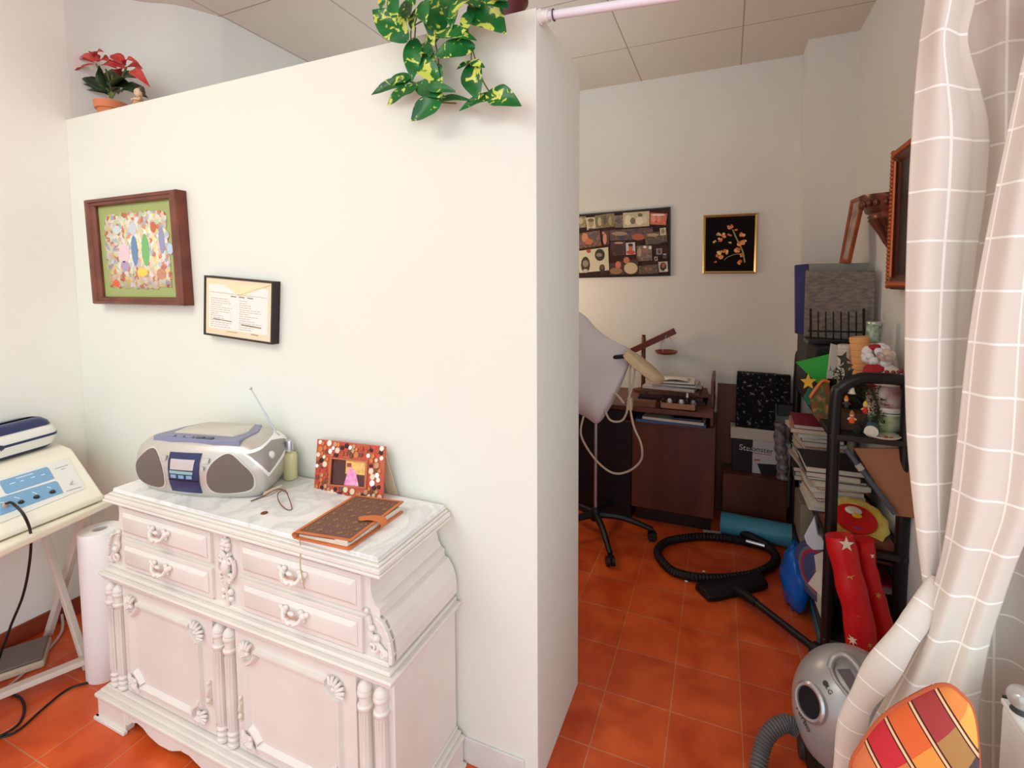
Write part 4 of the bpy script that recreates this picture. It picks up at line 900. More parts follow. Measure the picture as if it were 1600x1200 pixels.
def cq(name, pts, m, d=.0008):
    mb = MB(); mb.prism([P(x, y, Y=3.235 - d) for x, y in pts], V((0, .0006, 0))); return obj(name, mb, m, t, smooth=0)
gr = lambda u, v: (1130 + u/6, 560 + v/6)
cq('printed_grill', [gr(*p) for p in ((320,985),(540,1000),(550,1070),(500,1110),(360,1100))], M_blackp)
for u in (360, 425, 485, 550): cq('printed_wheel', [gr(*p) for p in ell(u, 1130 + (u-360)*.06, 20, 17, 10)], M_blackp)
cq('printed_leg', [gr(*p) for p in ((370,1095),(520,1108),(520,1118),(370,1106))], M_blackp)
cq('red_print', [gr(*p) for p in ((280,882),(455,905),(455,911),(280,888))], mat('red_ink', rgb(190, 80, 60), .6)); cq('red_print', [gr(*p) for p in ((290,945),(345,948),(345,960),(290,957))], mat('red_ink', rgb(190, 80, 60), .6))
pp = P(*gr(218, 842), Y=3.234); text('printed_word', 'Stea', .05, M_paper, pp, (1, 0, -.04), (0, 0, 1), t)
pp = P(*gr(378, 862), Y=3.234); text('printed_word', 'monster G', .045, M_blackp, pp, (1, 0, -.04), (0, 0, 1), t)
slab('magazine_pile', P(1141,680,Y=3.23).x, P(1222,680,Y=3.23).x, 3.235, 3.345, zt + .001, zt + .07, M_pages, 2, 'thick white magazine pile on the printed carton', 'magazines')
z0 = zt + .072
M_mar = mat('black_marbled', rgb(20, 18, 22), .7, spec=.15, col2=rgb(150, 150, 156), vscale=45); r_ = M_mar.node_tree.nodes['Color Ramp']; r_.color_ramp.elements[0].position = .58; r_.color_ramp.elements[1].position = .74
def lean(name, x0, x1, y_, z0, z1, th, m, dy, label, cat, rot=0):
    T_ = Matrix.Translation(((x0+x1)/2, y_, z0)) @ Matrix.Rotation(radians(rot), 4, 'Z')
    w_ = (x1-x0)/2
    return tag(obj(name, MB(T_).prism([(-w_, 0, 0), (w_, 0, 0), (w_, dy, z1-z0), (-w_, dy, z1-z0)], (0, th, 0)), m, bevel=.003), label, cat)
lean('box_file', P(1150,620,Y=3.25).x, P(1212,620,Y=3.25).x, 3.24, z0, P(1180,584,Y=3.26).z, .06, M_mar, .03, 'black marbled box file standing on the magazine pile', 'box file', -4)
lean('box_file', P(1213,600,Y=3.30).x, P(1236,600,Y=3.30).x, 3.29, P(1220,632,Y=3.28).z, P(1220,587,Y=3.30).z, .05, M_mar, .02, 'black marbled box file, narrower one behind on the right', 'box file')
slab('grey_box', P(1216,640,Y=3.26).x, P(1243,640,Y=3.26).x, 3.28, 3.35, P(1220,650,Y=3.28).z, P(1220,632,Y=3.28).z - .001, M_dark, 0, 'dark grey box beneath the narrower marbled box file', 'box')
mb = MB(); T0 = P(1222, 752, Y=3.195); T0.z = .332; T1 = P(1219, 660, Y=3.195)
mb = MB(); mb.box((xr + .004, 3.24, bz), (xr + .06, 3.35, P(1220,650,Y=3.28).z - .001)); tag(obj('cardboard_pillar', mb, mat('grey_carton', rgb(120, 108, 100), .7, var=.2, vscale=20), bevel=.002), 'tall grey carton standing right of the printed carton', 'box')
pts = smoothline([T0, T0.lerp(T1, .3) + V((.004, 0, 0)), T0.lerp(T1, .6) + V((-.004, 0, 0)), T1], 6)
mb.bm = bmesh.new(); mb.tube(pts, [  .032 + .005*sin(i*1.9) for i in range(len(pts))], 12)
tag(obj('wrapped_roll', mb, mat('plastic_wrap', rgb(98, 84, 86), .25, col2=rgb(160, 146, 148), vscale=40, bump=.6, bscale=50)), 'crinkled plastic-wrapped grey roll in front of the printed carton', 'roll')
# turquoise tube, scraps
q0 = P(1126, 816, Z=.064); q1 = P(1238, 838, Z=.066); q2 = P(1285, 848, Z=.066); q1 = q0 + (q1-q0)
t = thing('turquoise_tube', 'turquoise cylinder with black end lying on the tiles', 'tube', V(((q0.x+q1.x)/2, (q0.y+q1.y)/2, 0)))
dd = (q1 - q0).normalized()
mb = MB(); mb.lathe([(.045, 0), (.062, .002), (.064, .006), (.064, (q1-q0).length)], q0, dd, 28); obj('sleeve', mb, mat('turquoise', rgb(70, 150, 176), .4), t)
mb = MB(); mb.lathe([(.0655, -.004), (.0655, .15), (.05, .155)], q1, dd, 28); obj('end_cap', mb, M_blackp, t)
tag(obj('floor_scrap', MB().prism([P(1098, 828, Z=.001), P(1127, 832, Z=.001), P(1126, 836, Z=.001), P(1099, 832, Z=.001)], (0, 0, .004)), M_pages), 'short pale strip of wood lying before the desk', 'scrap')
for (x, y) in ((1100, 893), (1072, 908)): tag(obj('paper_crumb', MB().sph(P(x, y, Z=.004), (.009, .006, .004)), M_paper), 'tiny white paper crumb inside the hose loop' if x == 1100 else 'tiny white paper crumb just outside the hose loop', 'crumb')
# ------------------------------------------------------------------ black tube rack along the right wall
t = rack = thing('shelf_rack', 'black tubular metal rack crammed with things along right wall', 'shelf', (.49, 2.63, 0))
XL_, XR_, RY0, RY1 = .388, .612, 2.12, 3.15
for y_ in (RY0, RY1):
    path = smoothline([(XL_, y_, .0), (XL_, y_, .5), (XL_, y_, 1.03), (XL_ + .018, y_, 1.105), (XL_ + .075, y_, 1.145), ((XL_+XR_)/2 + .01, y_, 1.15), (XR_ - .022, y_, 1.148), (XR_ - .004, y_, 1.12), (XR_, y_, 1.06), (XR_, y_, .5), (XR_, y_, 0)], 6)
    obj('end_frame', MB().tube(path, .0215, 12), M_black, t, smooth=60)
M_shelf = mat('black_shelf', rgb(44, 36, 36), .45)
for z in (.93, .50, .12):
    mb = MB(); mb.box((.372, RY0 - .02, z - .022), (.63, RY1 + .015, z)); obj('shelf', mb, M_shelf, t, bevel=.003)
T1_, T2_, T3_ = .93, .50, .12
# --- back of the top shelf
SP = lambda x, y, Y: P(x, y, Y=Y)
tag(obj('storage_box', MB().box((.375, 2.76, T1_), (.605, 3.12, 1.235)), mat('charcoal_box', rgb(46, 40, 42), .6), bevel=.006), 'charcoal box at the back of the top shelf under files', 'box')
# comb-like wire holder in front of the grey file
wy = 2.56
t = thing('wire_letter_rack', 'black metal file holder with eight upright prongs', 'letter rack', V((.46, wy, 1.20)))
a_, b_ = SP(1263, 531, wy), SP(1356, 524, wy)
mb = MB(); mb.box((a_.x, wy, a_.z - .02), (min(b_.x, .612), wy + .15, a_.z - .002)); obj('tray', mb, M_black, t, bevel=.002)
mb = MB(); q0, q1 = SP(1262, 517, wy), SP(1350, 519, wy); mb.tube([q0, q1], .004, 6); obj('rail', mb, M_black, t)
for k in range(8):
    x = 1266.5 + k*11.9; top_ = 482 if k in (0, 7) else 487
    obj('prong', MB().tube([SP(x, 530, wy), SP(x, top_, wy)], .0055 if k in (0, 7) else .0032, 7), M_black, t)
tag(obj('black_box', MB().box((.375, 2.50, T1_), (.608, 2.75, SP(1263, 531, wy).z - .022)), mat('matt_black_box', rgb(26, 22, 24), .7), bevel=.008), 'matt black box carrying the pronged file holder', 'box')
# grey file and blue file
M_gf = mat('grey_marbled', rgb(134, 122, 110), .6, col2=rgb(100, 92, 86), vscale=60, stretch=(.4, 1, 1.4))
gz0 = SP(1263, 531, wy).z; q = [SP(1257, 522, 2.70), SP(1371, 518, 2.59), SP(1376, 423, 2.60), SP(1260, 422, 2.71)]
for p in q: p.x = min(p.x, .612)
q[0].z = q[1].z = gz0
mb = MB(); mb.prism(q, V((.0, .035, 0))); tag(obj('grey_file', mb, M_gf, bevel=.004), 'grey mottled lever-arch file standing behind the prongs', 'file')
q = [SP(1244, 500, 2.86), SP(1264, 500, 2.82), SP(1264, 412, 2.82), SP(1243, 414, 2.86)]
t = thing('blue_file', 'dark blue file with grey cover behind the grey file', 'file', V((q[0].x + .1, 2.86, 1.236)))
for p in q[:2]: p.z = 1.237
mb = MB(); mb.prism(q, V((.0, .05, 0))); obj('blue_spine', mb, mat('navy_board', rgb(30, 36, 104), .5), t, bevel=.004)
q2_ = [q[1], V((.61, 2.72, 1.237)), V((.61, 2.72, q[2].z - .004)), q[2]]
mb = MB(); mb.prism(q2_, V((.0, .045, 0))); obj('grey_cover', mb, mat('grey_green_board', rgb(140, 140, 132), .6), t, bevel=.003)
# small frame leaning on the wall on top of the files
fz = SP(1250, 414, 2.86).z - .004
t = thing('leaning_frame', 'slim orange-brown wooden frame leaning above the files', 'picture', V((.56, 2.83, fz)))
c = [SP(1329, 313, 2.88), SP(1349, 304, 2.76), SP(1325, 410, 2.70), SP(1311, 411, 2.82)]
c[1].x = min(c[1].x, .600); nb_ = (c[1]-c[0]).cross(c[3]-c[0]).normalized(); nb_ = nb_ if nb_.x > 0 else -nb_
mb = MB(); frame_ring(mb, c, .17, .055, nb_*.014, ((0, 0), (.5, .002), (1, -.002))); obj('frame', mb, M_orangewood, t)
mb = MB(); mb.prism([bil(c, .1, .03) + nb_*.005, bil(c, .9, .03) + nb_*.005, bil(c, .9, .97) + nb_*.005, bil(c, .1, .97) + nb_*.005], nb_*.003); obj('picture_pane', mb, mat('pale_print', rgb(176, 156, 142), .2, col2=rgb(140, 100, 82), vscale=14), t)
# ornate framed picture and carved bracket on the right wall
yF, yN, zb_, zt_ = 2.353, 1.93, 1.474, 2.018
t = thing('ornate_frame', 'copper-beaded dark picture frame hanging on right wall by the curtain', 'picture', (WX, (yF+yN)/2, zb_))
c = [V((.595, yF, zt_)), V((.595, yN, zt_)), V((.595, yN, zb_)), V((.595, yF, zb_))]
mb = MB(); frame_ring(mb, c, .14, .105, V((.039, 0, 0)), ((0, -.01), (.2, .002), (.5, .006), (.75, -.004), (1, -.012)))
obj('frame', mb, mat('dark_copper', rgb(96, 52, 36), .35, .3), t)
M_cop = mat('copper_bead', rgb(178, 92, 50), .3, .5)
mb = MB()
for y_ in (yF - .018, yN + .018):
    for k in range(34): mb.sph((.591, y_, zb_ + .012 + k*(zt_ - zb_ - .024)/33), (.010, .012, .0105), 8, 6)
for z in (zb_ + .02, zt_ - .02):
    for k in range(24): mb.sph((.591, yN + .03 + k*(yF - yN - .06)/23, z), (.010, .0105, .012), 8, 6)
obj('beading', mb, M_cop, t)
mb = MB()
for y_ in (yF - .043, yN + .043): mb.tube([(.592, y_, zb_ + .05), (.592, y_, zt_ - .05)], .006, 8)
obj('inner_bead', mb, M_cop, t)
obj('canvas', MB().box((.607, yN + .05, zb_ + .05), (.612, yF - .05, zt_ - .05)), mat('dark_canvas', rgb(70, 54, 44), .4, col2=rgb(46, 40, 36), vscale=9), t)
ctr = V((WX, 2.45, 1.775)); M_br = mat('bronze', rgb(112, 68, 54), .3, .45)
t = thing('carved_bracket', 'bronze-coloured carved wall bracket behind the beaded frame', 'bracket', ctr)
prof = [(0.0, -.14), (.02, -.135), (.035, -.11), (.045, -.08), (.06, -.05), (.085, -.02), (.095, .0), (.09, .012), (.105, .02), (.11, .045), (.125, .065), (.13, .085), (.0, .09)]
yl = [.03, .035, .045, .055, .07, .10, .12, .12, .13, .135, .15, .155, .155]
rings = []
for (d, h), w_ in zip(prof, [y_*.66 for y_ in yl]): rings.append([ctr + V((-d*max(0, cos(a))**.6 - .0005, sin(a)*w_, h)) for a in [-pi/2 + pi*i/14 for i in range(15)]] )
mb = MB(); mb.loft(rings, True, True); obj('moulded_body', mb, M_br, t, smooth=60)
mb = MB()
for k in range(9):
    a = -1.3 + 2.6*k/8; mb.sph(ctr + V((-.118*cos(a)**.6 , sin(a)*.092, .052)), (.012, .010, .016), 10, 7)
for k in range(7):
    a = -1.1 + 2.2*k/6; mb.tube([ctr + V((-.088*cos(a)**.6, sin(a)*.072, -.01)), ctr + V((-.05*cos(a)**.6, sin(a)*.036, -.07)), ctr + V((-.03*cos(a)**.6, sin(a)*.022, -.11))], .007, 7)
obj('carved_leaves', mb, M_br, t)

# --- front of the top shelf
def card(name, pts, Y, th, m, label, cat, **k):
    return tag(obj(name, MB().prism([P(x, y, Y=Y) for x, y in pts], V((0, th, 0))), m, **k), label, cat)
card('green_card', [(1243, 566), (1297, 553), (1292, 600), (1282, 604)], 2.44, .003, mat('bright_green', rgb(52, 178, 62), .5), 'bright green pointed card at the left of the top shelf', 'card')
card('white_folder', [(1299, 537), (1313, 541), (1311, 592), (1292, 592)], 2.42, .02, mat('off_white_board', rgb(206, 202, 190), .6), 'off-white folder standing between green card and cups', 'folder', bevel=.002)
def star_pts(x, y, r, n=5, k=.45, rot=0): return [(x + sin(rot + pi*i/n)*(r if i % 2 == 0 else r*k), y - cos(rot + pi*i/n)*(r if i % 2 == 0 else r*k)) for i in range(2*n)]
card('yellow_star', star_pts(1263, 597, 13), 2.38, .004, mat('star_yellow', rgb(236, 186, 50), .5), 'yellow star ornament below the green card', 'ornament', bevel=.001)
card('green_tree', [(1266, 602), (1279, 612), (1277, 625), (1283, 645), (1262, 632), (1255, 622)], 2.385, .006, mat('tree_green', rgb(22, 108, 74), .5), 'dark green cut-out tree under the yellow star', 'ornament', bevel=.001)
t = thing('gingerbread_bag', 'red and orange figured gift bag in front of the green tree', 'bag', SP(1280, 672, 2.33))
M_bag = mat('festive_print', rgb(160, 62, 38), .5, col2=rgb(196, 128, 74), vscale=26); r_ = M_bag.node_tree.nodes['Color Ramp'].color_ramp; e_ = r_.elements.new(.5); e_.color = rgb(74, 96, 48)
mb = MB(); mb.prism([SP(1266, 622, 2.33), SP(1283, 598, 2.33), SP(1296, 596, 2.33), SP(1300, 640, 2.33), SP(1299, 681, 2.33), SP(1283, 665, 2.33), SP(1272, 650, 2.33)], V((0, .05, 0))); obj('bag_body', mb, M_bag, t, bevel=.004)
mb = MB(); mb.tube(smoothline([SP(1266, 621, 2.325), SP(1276, 606, 2.325), SP(1286, 595, 2.325), (SP(1296, 597, 2.325))], 4), .006, 7); obj('piping', mb, mat('orange_piping', rgb(226, 110, 44), .4), t)
def cups(name, x0, y0, x1, y1, Y, r0, r1, n, m, label, cat='cups'):
    a = SP(x0, y0, Y); b_ = SP(x1, y1, Y); prof = []; L_ = (b_ - a).length
    for k in range(n):
        r_ = r0 + (r1 - r0)*k/(n - 1); h0 = L_*k/n; h1 = L_*(k+1)/n
        prof += [(r_*.93, h0), (r_, h0 + (h1-h0)*.15), (r_, h0 + (h1-h0)*.9), (r_*.93, h1 - .0005)]
    return tag(obj(name, MB().lathe(prof, a, b_ - a, 24), m, smooth=30), label, cat)
cups('stacked_cups', 1349, 588, 1342, 526, 2.30, .036, .034, 6, mat('peach_plastic', rgb(232, 170, 104), .5), 'leaning stack of orange ribbed cups on the top shelf')
cups('stacked_cups', 1319, 600, 1321, 538, 2.34, .026, .027, 9, mat('cream_cups', rgb(214, 204, 186), .5, var=.15, vscale=70), 'stack of white ribbed cups left of orange ones')
a = SP(1364, 532, 2.36); b_ = SP(1367, 504, 2.36)
t = thing('patterned_tin', 'small green and white patterned tin behind the santa', 'tin', SP(1364, 545, 2.36))
obj('tin_body', MB().lathe([(.026, -.06), (.027, 0), (.027, (b_-a).length)], a, b_-a, 24), mat('green_white_print', rgb(196, 206, 190), .4, col2=rgb(90, 130, 100), vscale=60), t)
obj('tin_lid', MB().lathe([(.028, -.006), (.028, .002), (.024, .004)], b_, b_-a, 24), mat('tin_lid', rgb(190, 196, 186), .3, .4), t)
# santa
sc = SP(1372, 556, 2.22); t = thing('santa_doll', 'fluffy white-bearded santa doll with tiny spectacles', 'doll', sc - V((0, 0, .09)))
rnd = random.Random(8); mb = MB()
for k in range(46):
    a, e_ = rnd.uniform(0, 6.28), rnd.uniform(-1.4, 1.4); d_ = V((cos(a)*cos(e_)*.040, sin(a)*cos(e_)*.034, sin(e_)*.036)); mb.sph(sc + d_, rnd.uniform(.012, .019), 8, 6)
obj('beard', mb, mat('white_fluff', rgb(236, 232, 228), 1, bump=.8, bscale=60), t, smooth=80)
mb = MB(); mb.sph(sc + V((.018, -.022, .004)), (.026, .026, .028)); obj('face', mb, mat('doll_skin', rgb(226, 196, 176), .6), t)
mb = MB()
for s in (-1, 1): mb.tube([sc + V((.006 + s*.013 + cos(a)*.011, -.05, .004 - s*.004 + sin(a)*.011)) for a in [2*pi*i/14 for i in range(14)]], .0018, 6, closed=True)
obj('spectacles', mb, M_chrome, t)
mb = MB(); mb.sph(sc + V((-.012, -.008, .034)), (.024, .02, .012)); obj('hat_trim', mb, mat('santa_red', rgb(176, 24, 34), .7), t)
mb = MB(); mb.lathe([(.045, -.125), (.05, -.09), (.045, -.05), (.03, -.03)], sc, n=18); obj('coat', mb, mat('santa_red', rgb(176, 24, 34), .7), t)
# ceramic jar with flowered lid
jc = V((.568, 2.215, T1_)); t = thing('ceramic_jar', 'round ceramic jar painted in green and white beside the curtain', 'jar', jc)
jh = SP(1390, 560, 2.2).z - T1_
M_cer = mat('white_ceramic', rgb(228, 222, 206), .25); 
obj('jar_body', MB().lathe([(.036, 0), (.052, .01), (.060, .04), (.062, .075)], jc, n=30), mat('green_glaze', rgb(122, 158, 92), .25, col2=rgb(200, 206, 170), vscale=22), t, smooth=50)
obj('white_band', MB().lathe([(.0625, .075), (.0635, .08), (.0635, .098), (.0625, .103)], jc, n=30), M_cer, t, smooth=50)
obj('blue_line', MB().lathe([(.0643, .082), (.0643, .085)], jc, n=30), mat('blue_glaze', rgb(60, 70, 110), .3), t)
obj('jar_shoulder', MB().lathe([(.0622, .103), (.062, .14), (.058, .175), (.054, .185)], jc, n=30), mat('rose_glaze', rgb(206, 190, 170), .25, col2=rgb(160, 112, 112), vscale=20), t, smooth=50)
obj('lid', MB().lathe([(.060, .185), (.062, .19), (.058, .205), (.048, .22), (.048, .226), (.050, .23), (.034, .25), (.012, .262), (.008, .27), (.012, .28), (.0, .288)], jc, n=30), M_cer, t, smooth=50)
obj('lid_trim', MB().lathe([(.0615, .196), (.0605, .204)], jc, n=30), mat('gold_glaze', rgb(190, 160, 90), .3), t)
mb = MB()
for k in range(14): a = k*.45; mb.sph(jc + V((cos(a)*.045, sin(a)*.045, .238)), (.008, .008, .007), 8, 6)
obj('flower_relief', mb, mat('red_flowers', rgb(170, 40, 48), .4), t)
tag(obj('dinner_plate', MB().lathe([(.02, 0), (.05, .004), (.058, .010), (.055, .012), (.03, .005)], V((.54, 2.155, T1_ + .001)) + V((0, -.03, 0)), n=28), M_cer, smooth=50), 'small white plate on the shelf edge before the ceramic jar', 'plate')
# garland of fir twigs with ornaments
rnd = random.Random(21); mb = MB()
gp = smoothline([SP(1312, 580, 2.16), SP(1318, 600, 2.15), SP(1335, 615, 2.15), SP(1350, 600, 2.15), SP(1366, 618, 2.15), SP(1372, 645, 2.15), SP(1360, 668, 2.15), SP(1338, 672, 2.15)], 8)
for i in range(430):
    p = rnd.choice(gp) + V((rnd.gauss(0, .014), rnd.gauss(0, .010), rnd.gauss(0, .014))); d_ = V((rnd.gauss(0, 1), rnd.gauss(0, .6), rnd.gauss(-.2, 1))).normalized()*rnd.uniform(.012, .026)
    s_ = V((rnd.gauss(0, 1), rnd.gauss(0, 1), rnd.gauss(0, 1))).cross(d_).normalized()*.0022
    mb.prism([p - s_, p + s_, p + d_], d_.cross(s_).normalized()*.0012)
mb.tube(gp, .003, 5)
tag(obj('fir_garland', mb, mat('fir_green', rgb(56, 62, 30), .8, col2=rgb(34, 44, 24), vscale=40), smooth=0), 'dark green fir garland hung inside the rack end', 'garland')
def figurine(x, y, Y, c1, c2, c3, label, s=1.0):
    p = SP(x, y, Y); t = thing('hanging_ornament', label, 'ornament', p - V((0, 0, .02*s)), 'little figures on the garland')
    obj('body', MB().lathe([(.008*s, -.020*s), (.010*s, -.012*s), (.007*s, .002*s)], p, n=12), mat('ornament_%d%d%d' % c1, rgb(*c1), .4), t)
    mb = MB(); mb.sph(p + V((0, 0, .008*s)), .0075*s, 10, 7); obj('head', mb, mat('ornament_skin', rgb(226, 190, 156), .5), t)
    obj('hat', MB().lathe([(.0085*s, .011*s), (.006*s, .02*s), (.001, .026*s)], p, n=12), mat('ornament_%d%d%d' % c2, rgb(*c2), .4), t)
    mb = MB(); mb.tube([p + V((-.013*s, -.002, -.008*s)), p + V((-.006*s, -.002, -.002*s)), p + V((.006*s, -.002, -.002*s)), p + V((.013*s, -.002, -.008*s))], .003*s, 7); obj('arms', mb, mat('ornament_%d%d%d' % c3, rgb(*c3), .4), t)
figurine(1322, 628, 2.12, (34, 60, 50), (232, 130, 40), (150, 30, 40), 'little figure with orange hat and dark green coat')
figurine(1331, 652, 2.115, (232, 96, 30), (176, 110, 60), (240, 220, 180), 'little orange figure, lowest on the garland', 1.05)
figurine(1352, 637, 2.12, (196, 36, 40), (240, 200, 40), (236, 190, 50), 'little red and yellow figure at the right of garland')
p = SP(1313, 618, 2.12); mb = MB(); mb.sph(p, (.007, .006, .014)); tag(obj('hanging_ornament', mb, mat('bauble_red', rgb(190, 30, 30), .3)), 'plain red drop ornament at left end of garland', 'ornament', 'little figures on the garland')
p = SP(1331, 610, 2.12); tag(obj('bell_ornament', MB().lathe([(.013, -.012), (.010, -.004), (.007, .010), (.002, .015)], p, n=16), M_cer), 'tiny white bell hanging under the top bar', 'ornament')
p = SP(1320, 585, 2.14)
mb = MB()
for k in range(3):
    q = star_pts(1318 + k*4, 560 + k*12, 12, 4, .4, .4 + k); mb.prism([P(x, y, Y=2.13 + k*.01) for x, y in q], V((0, .003, 0)))
tag(obj('holly_sprig', mb, mat('dark_holly', rgb(52, 50, 28), .6), bevel=.0005), 'dark holly sprig sticking up over the corner of top bar', 'ornament')
a = SP(1361, 684, 2.11); ax = V((-.25, -.9, -.1)).normalized(); a.z = T1_ + .023
t = thing('tape_roll', 'white-rimmed roll with green and blue print lying on shelf edge', 'roll', V((a.x, a.y, T1_)))
obj('printed_sleeve', MB().lathe([(.021, 0), (.021, .07)], a, -ax, 24), mat('green_blue_print', rgb(60, 110, 90), .4, col2=rgb(90, 120, 180), vscale=40), t)
mb = MB(); mb.lathe([(.022, -.001), (.022, -.004), (.013, -.004), (.012, .02)], a, -ax, 24); obj('white_rim', mb, M_cer, t, smooth=40)
for x, y, r_, lb in ((1384, 690, .007, 'tiny red and white ball left of pair on shelf edge'), (1393, 692, .006, 'tiny red ball at the shelf edge beside the curtain')):
    p = SP(x, y, 2.105); p.z = T1_ + r_; mb = MB(); mb.sph(p, r_); tag(obj('berry_bead', mb, mat('bead_red', rgb(190, 60, 50), .3)), lb, 'bead')
tag(obj('tin_box', MB().box((.415, 2.17, T1_), (.50, 2.25, 1.0)), mat('brown_tin', rgb(84, 62, 46), .4), bevel=.004), 'low brown box behind the garland on top shelf', 'box')

# --- second shelf: books, platter, card, tube
rnd = random.Random(17)
cols = [(150, 34, 66), (206, 150, 112), (222, 214, 200), (40, 32, 34), (196, 60, 44), (214, 208, 198), (90, 84, 88), (228, 222, 212), (180, 44, 34), (206, 200, 190), (60, 64, 60), (230, 222, 206), (196, 170, 150), (120, 40, 40)]
names = ['crimson', 'peach', 'cream', 'black', 'red', 'white', 'grey', 'ivory', 'scarlet', 'pale grey', 'dark green', 'light cream', 'tan', 'maroon']
M_bk = [mat('cover_' + n_.replace(' ', '_'), rgb(*k_), .5) for n_, k_ in zip(names, cols)]
def book(x, y, z, w_, d_, h_, rot, ci, label):
    T_ = Matrix.Translation((x, y, z)) @ Matrix.Rotation(radians(rot), 4, 'Z')
    t = thing('book', label, 'book', (x, y, z), 'books piled on the second shelf')
    obj('cover', MB(T_).box((-w_/2, -d_/2, 0), (w_/2, d_/2, h_*.1)).box((-w_/2, -d_/2, h_*.9), (w_/2, d_/2, h_)).box((w_/2 - .003, -d_/2, 0), (w_/2, d_/2, h_)), M_bk[ci], t)
    obj('pages', MB(T_).box((-w_/2 + .003, -d_/2 + .004, h_*.1), (w_/2 - .003, d_/2 - .004, h_*.9)), M_pages, t)
z = T2_; 
pileA = [(.026, 6), (.022, 9), (.024, 3), (.018, 12), (.028, 5), (.02, 10), (.026, 2), (.024, 1), (.02, 7), (.022, 13), (.018, 2), (.022, 1), (.02, 0)]
where = ['lowest book', 'second book from the bottom', 'third book from the bottom', 'fourth book up', 'fifth book up', 'sixth book up', 'seventh book up', 'book above the middle', 'ninth book up', 'book fourth from top', 'book third from top', 'book just under the top one', 'topmost book']
for i, (h_, ci) in enumerate(pileA):
    book(.455 - .0005*i - (.02 if i > 9 else 0) + rnd.uniform(-.012, .006), 2.86 - .004*i + rnd.uniform(-.01, .01), z, .20 + rnd.uniform(-.02, .02), .26, h_, rnd.uniform(-8, 8), ci, '%s %s in the rear pile on the second shelf' % (names[ci], where[i])); z += h_ + .0008
z = T2_
pileB = [(.02, 9), (.03, 2), (.012, 8), (.022, 5), (.016, 7), (.012, 4), (.02, 11), (.012, 6), (.022, 12), (.026, 3)]
for i, (h_, ci) in enumerate(pileB):
    book(.462 + rnd.uniform(-.02, .006), 2.52 + rnd.uniform(-.01, .012), z, .21 + rnd.uniform(-.02, .015), .25, h_, rnd.uniform(-9, 9), ci, '%s %s in the front pile on the second shelf' % (names[ci], where[i] if i < len(pileB) - 1 else where[-1])); z += h_ + .0008
tag(obj('brown_board', MB().box((.385, 2.13, T2_), (.60, 2.34, T2_ + .02)), mat('red_brown_board', rgb(120, 62, 46), .5), bevel=.002), 'reddish brown board lying under the yellow platter', 'board')
pc = V((.495, 2.245, T2_ + .045)); PT = Matrix.Translation(pc) @ Matrix.Rotation(radians(24), 4, 'X')
t = thing('party_platter', 'round yellow scalloped platter with red face design on second shelf', 'platter', V((pc.x, pc.y, T2_ + .02)))
mb = MB(PT); rg = []
for r_, h_ in ((.0, 0), (.07, .0), (.095, .008), (.108, .014)):
    rg.append([(cos(2*pi*k/48)*r_*(1 + (.035*sin(k*2*pi/4) if r_ > .1 else 0)), sin(2*pi*k/48)*r_*1.05*(1 + (.03*sin(k*2*pi/4) if r_ > .1 else 0)), h_) for k in range(48)])
rg[0] = [(cos(2*pi*k/48)*.001, sin(2*pi*k/48)*.001, 0) for k in range(48)]
mb.loft(rg, True, False); obj('platter_rim', mb, mat('gold_yellow', rgb(206, 166, 62), .4, col2=rgb(230, 206, 120), vscale=30), t, solid=.003, off=1, smooth=60)
mb = MB(PT); mb.lathe([(.0, .0), (.074, .0), (.074, .005), (.060, .007)], (0, .01, .002), n=36); obj('red_centre', mb, mat('party_red', rgb(214, 34, 34), .35), t, smooth=50)
mb = MB(PT); mb.sph((0, .045, .012), (.03, .022, .008)); obj('white_face', mb, M_cer, t)
mb = MB(PT); mb.sph((.008, .02, .012), (.018, .012, .008)); obj('yellow_nose', mb, mat('nose_yellow', rgb(240, 190, 40), .4), t)
mb = MB(PT); mb.sph((0, -.04, .009), (.016, .007, .004)); obj('violet_mark', mb, mat('violet_print', rgb(130, 60, 110), .4), t)
q = [SP(1335, 700, 2.10), SP(1420, 700, 2.10), SP(1432, 806, 2.065), SP(1396, 806, 2.085)]
q = [P(1334, 701, Y=2.12), P(1414, 701, Y=2.12), P(1424, 740, Y=2.09), P(1432, 810, Y=2.06), P(1400, 806, Y=2.06)]
tag(obj('cardboard_sheet', MB().prism(q, V((0, .006, .002))), mat('brown_card', rgb(158, 104, 70), .7), bevel=.001), 'brown cardboard sheet sloping down under the top shelf', 'cardboard')
t = thing('grey_tube', 'thin dark grey tube slanting across the cardboard', 'tube', SP(1399, 803, 2.04))
mb = MB(); a, b_ = SP(1322, 702, 2.09), SP(1399, 803, 2.04); mb.tube([a, b_], .0095, 12); obj('tube_body', mb, mat('slate_plastic', rgb(74, 78, 88), .35), t)
mb = MB(); mb.tube([a.lerp(b_, .24), a.lerp(b_, .33)], .0125, 12); obj('pale_collar', mb, mat('pale_collar', rgb(170, 160, 150), .4), t)

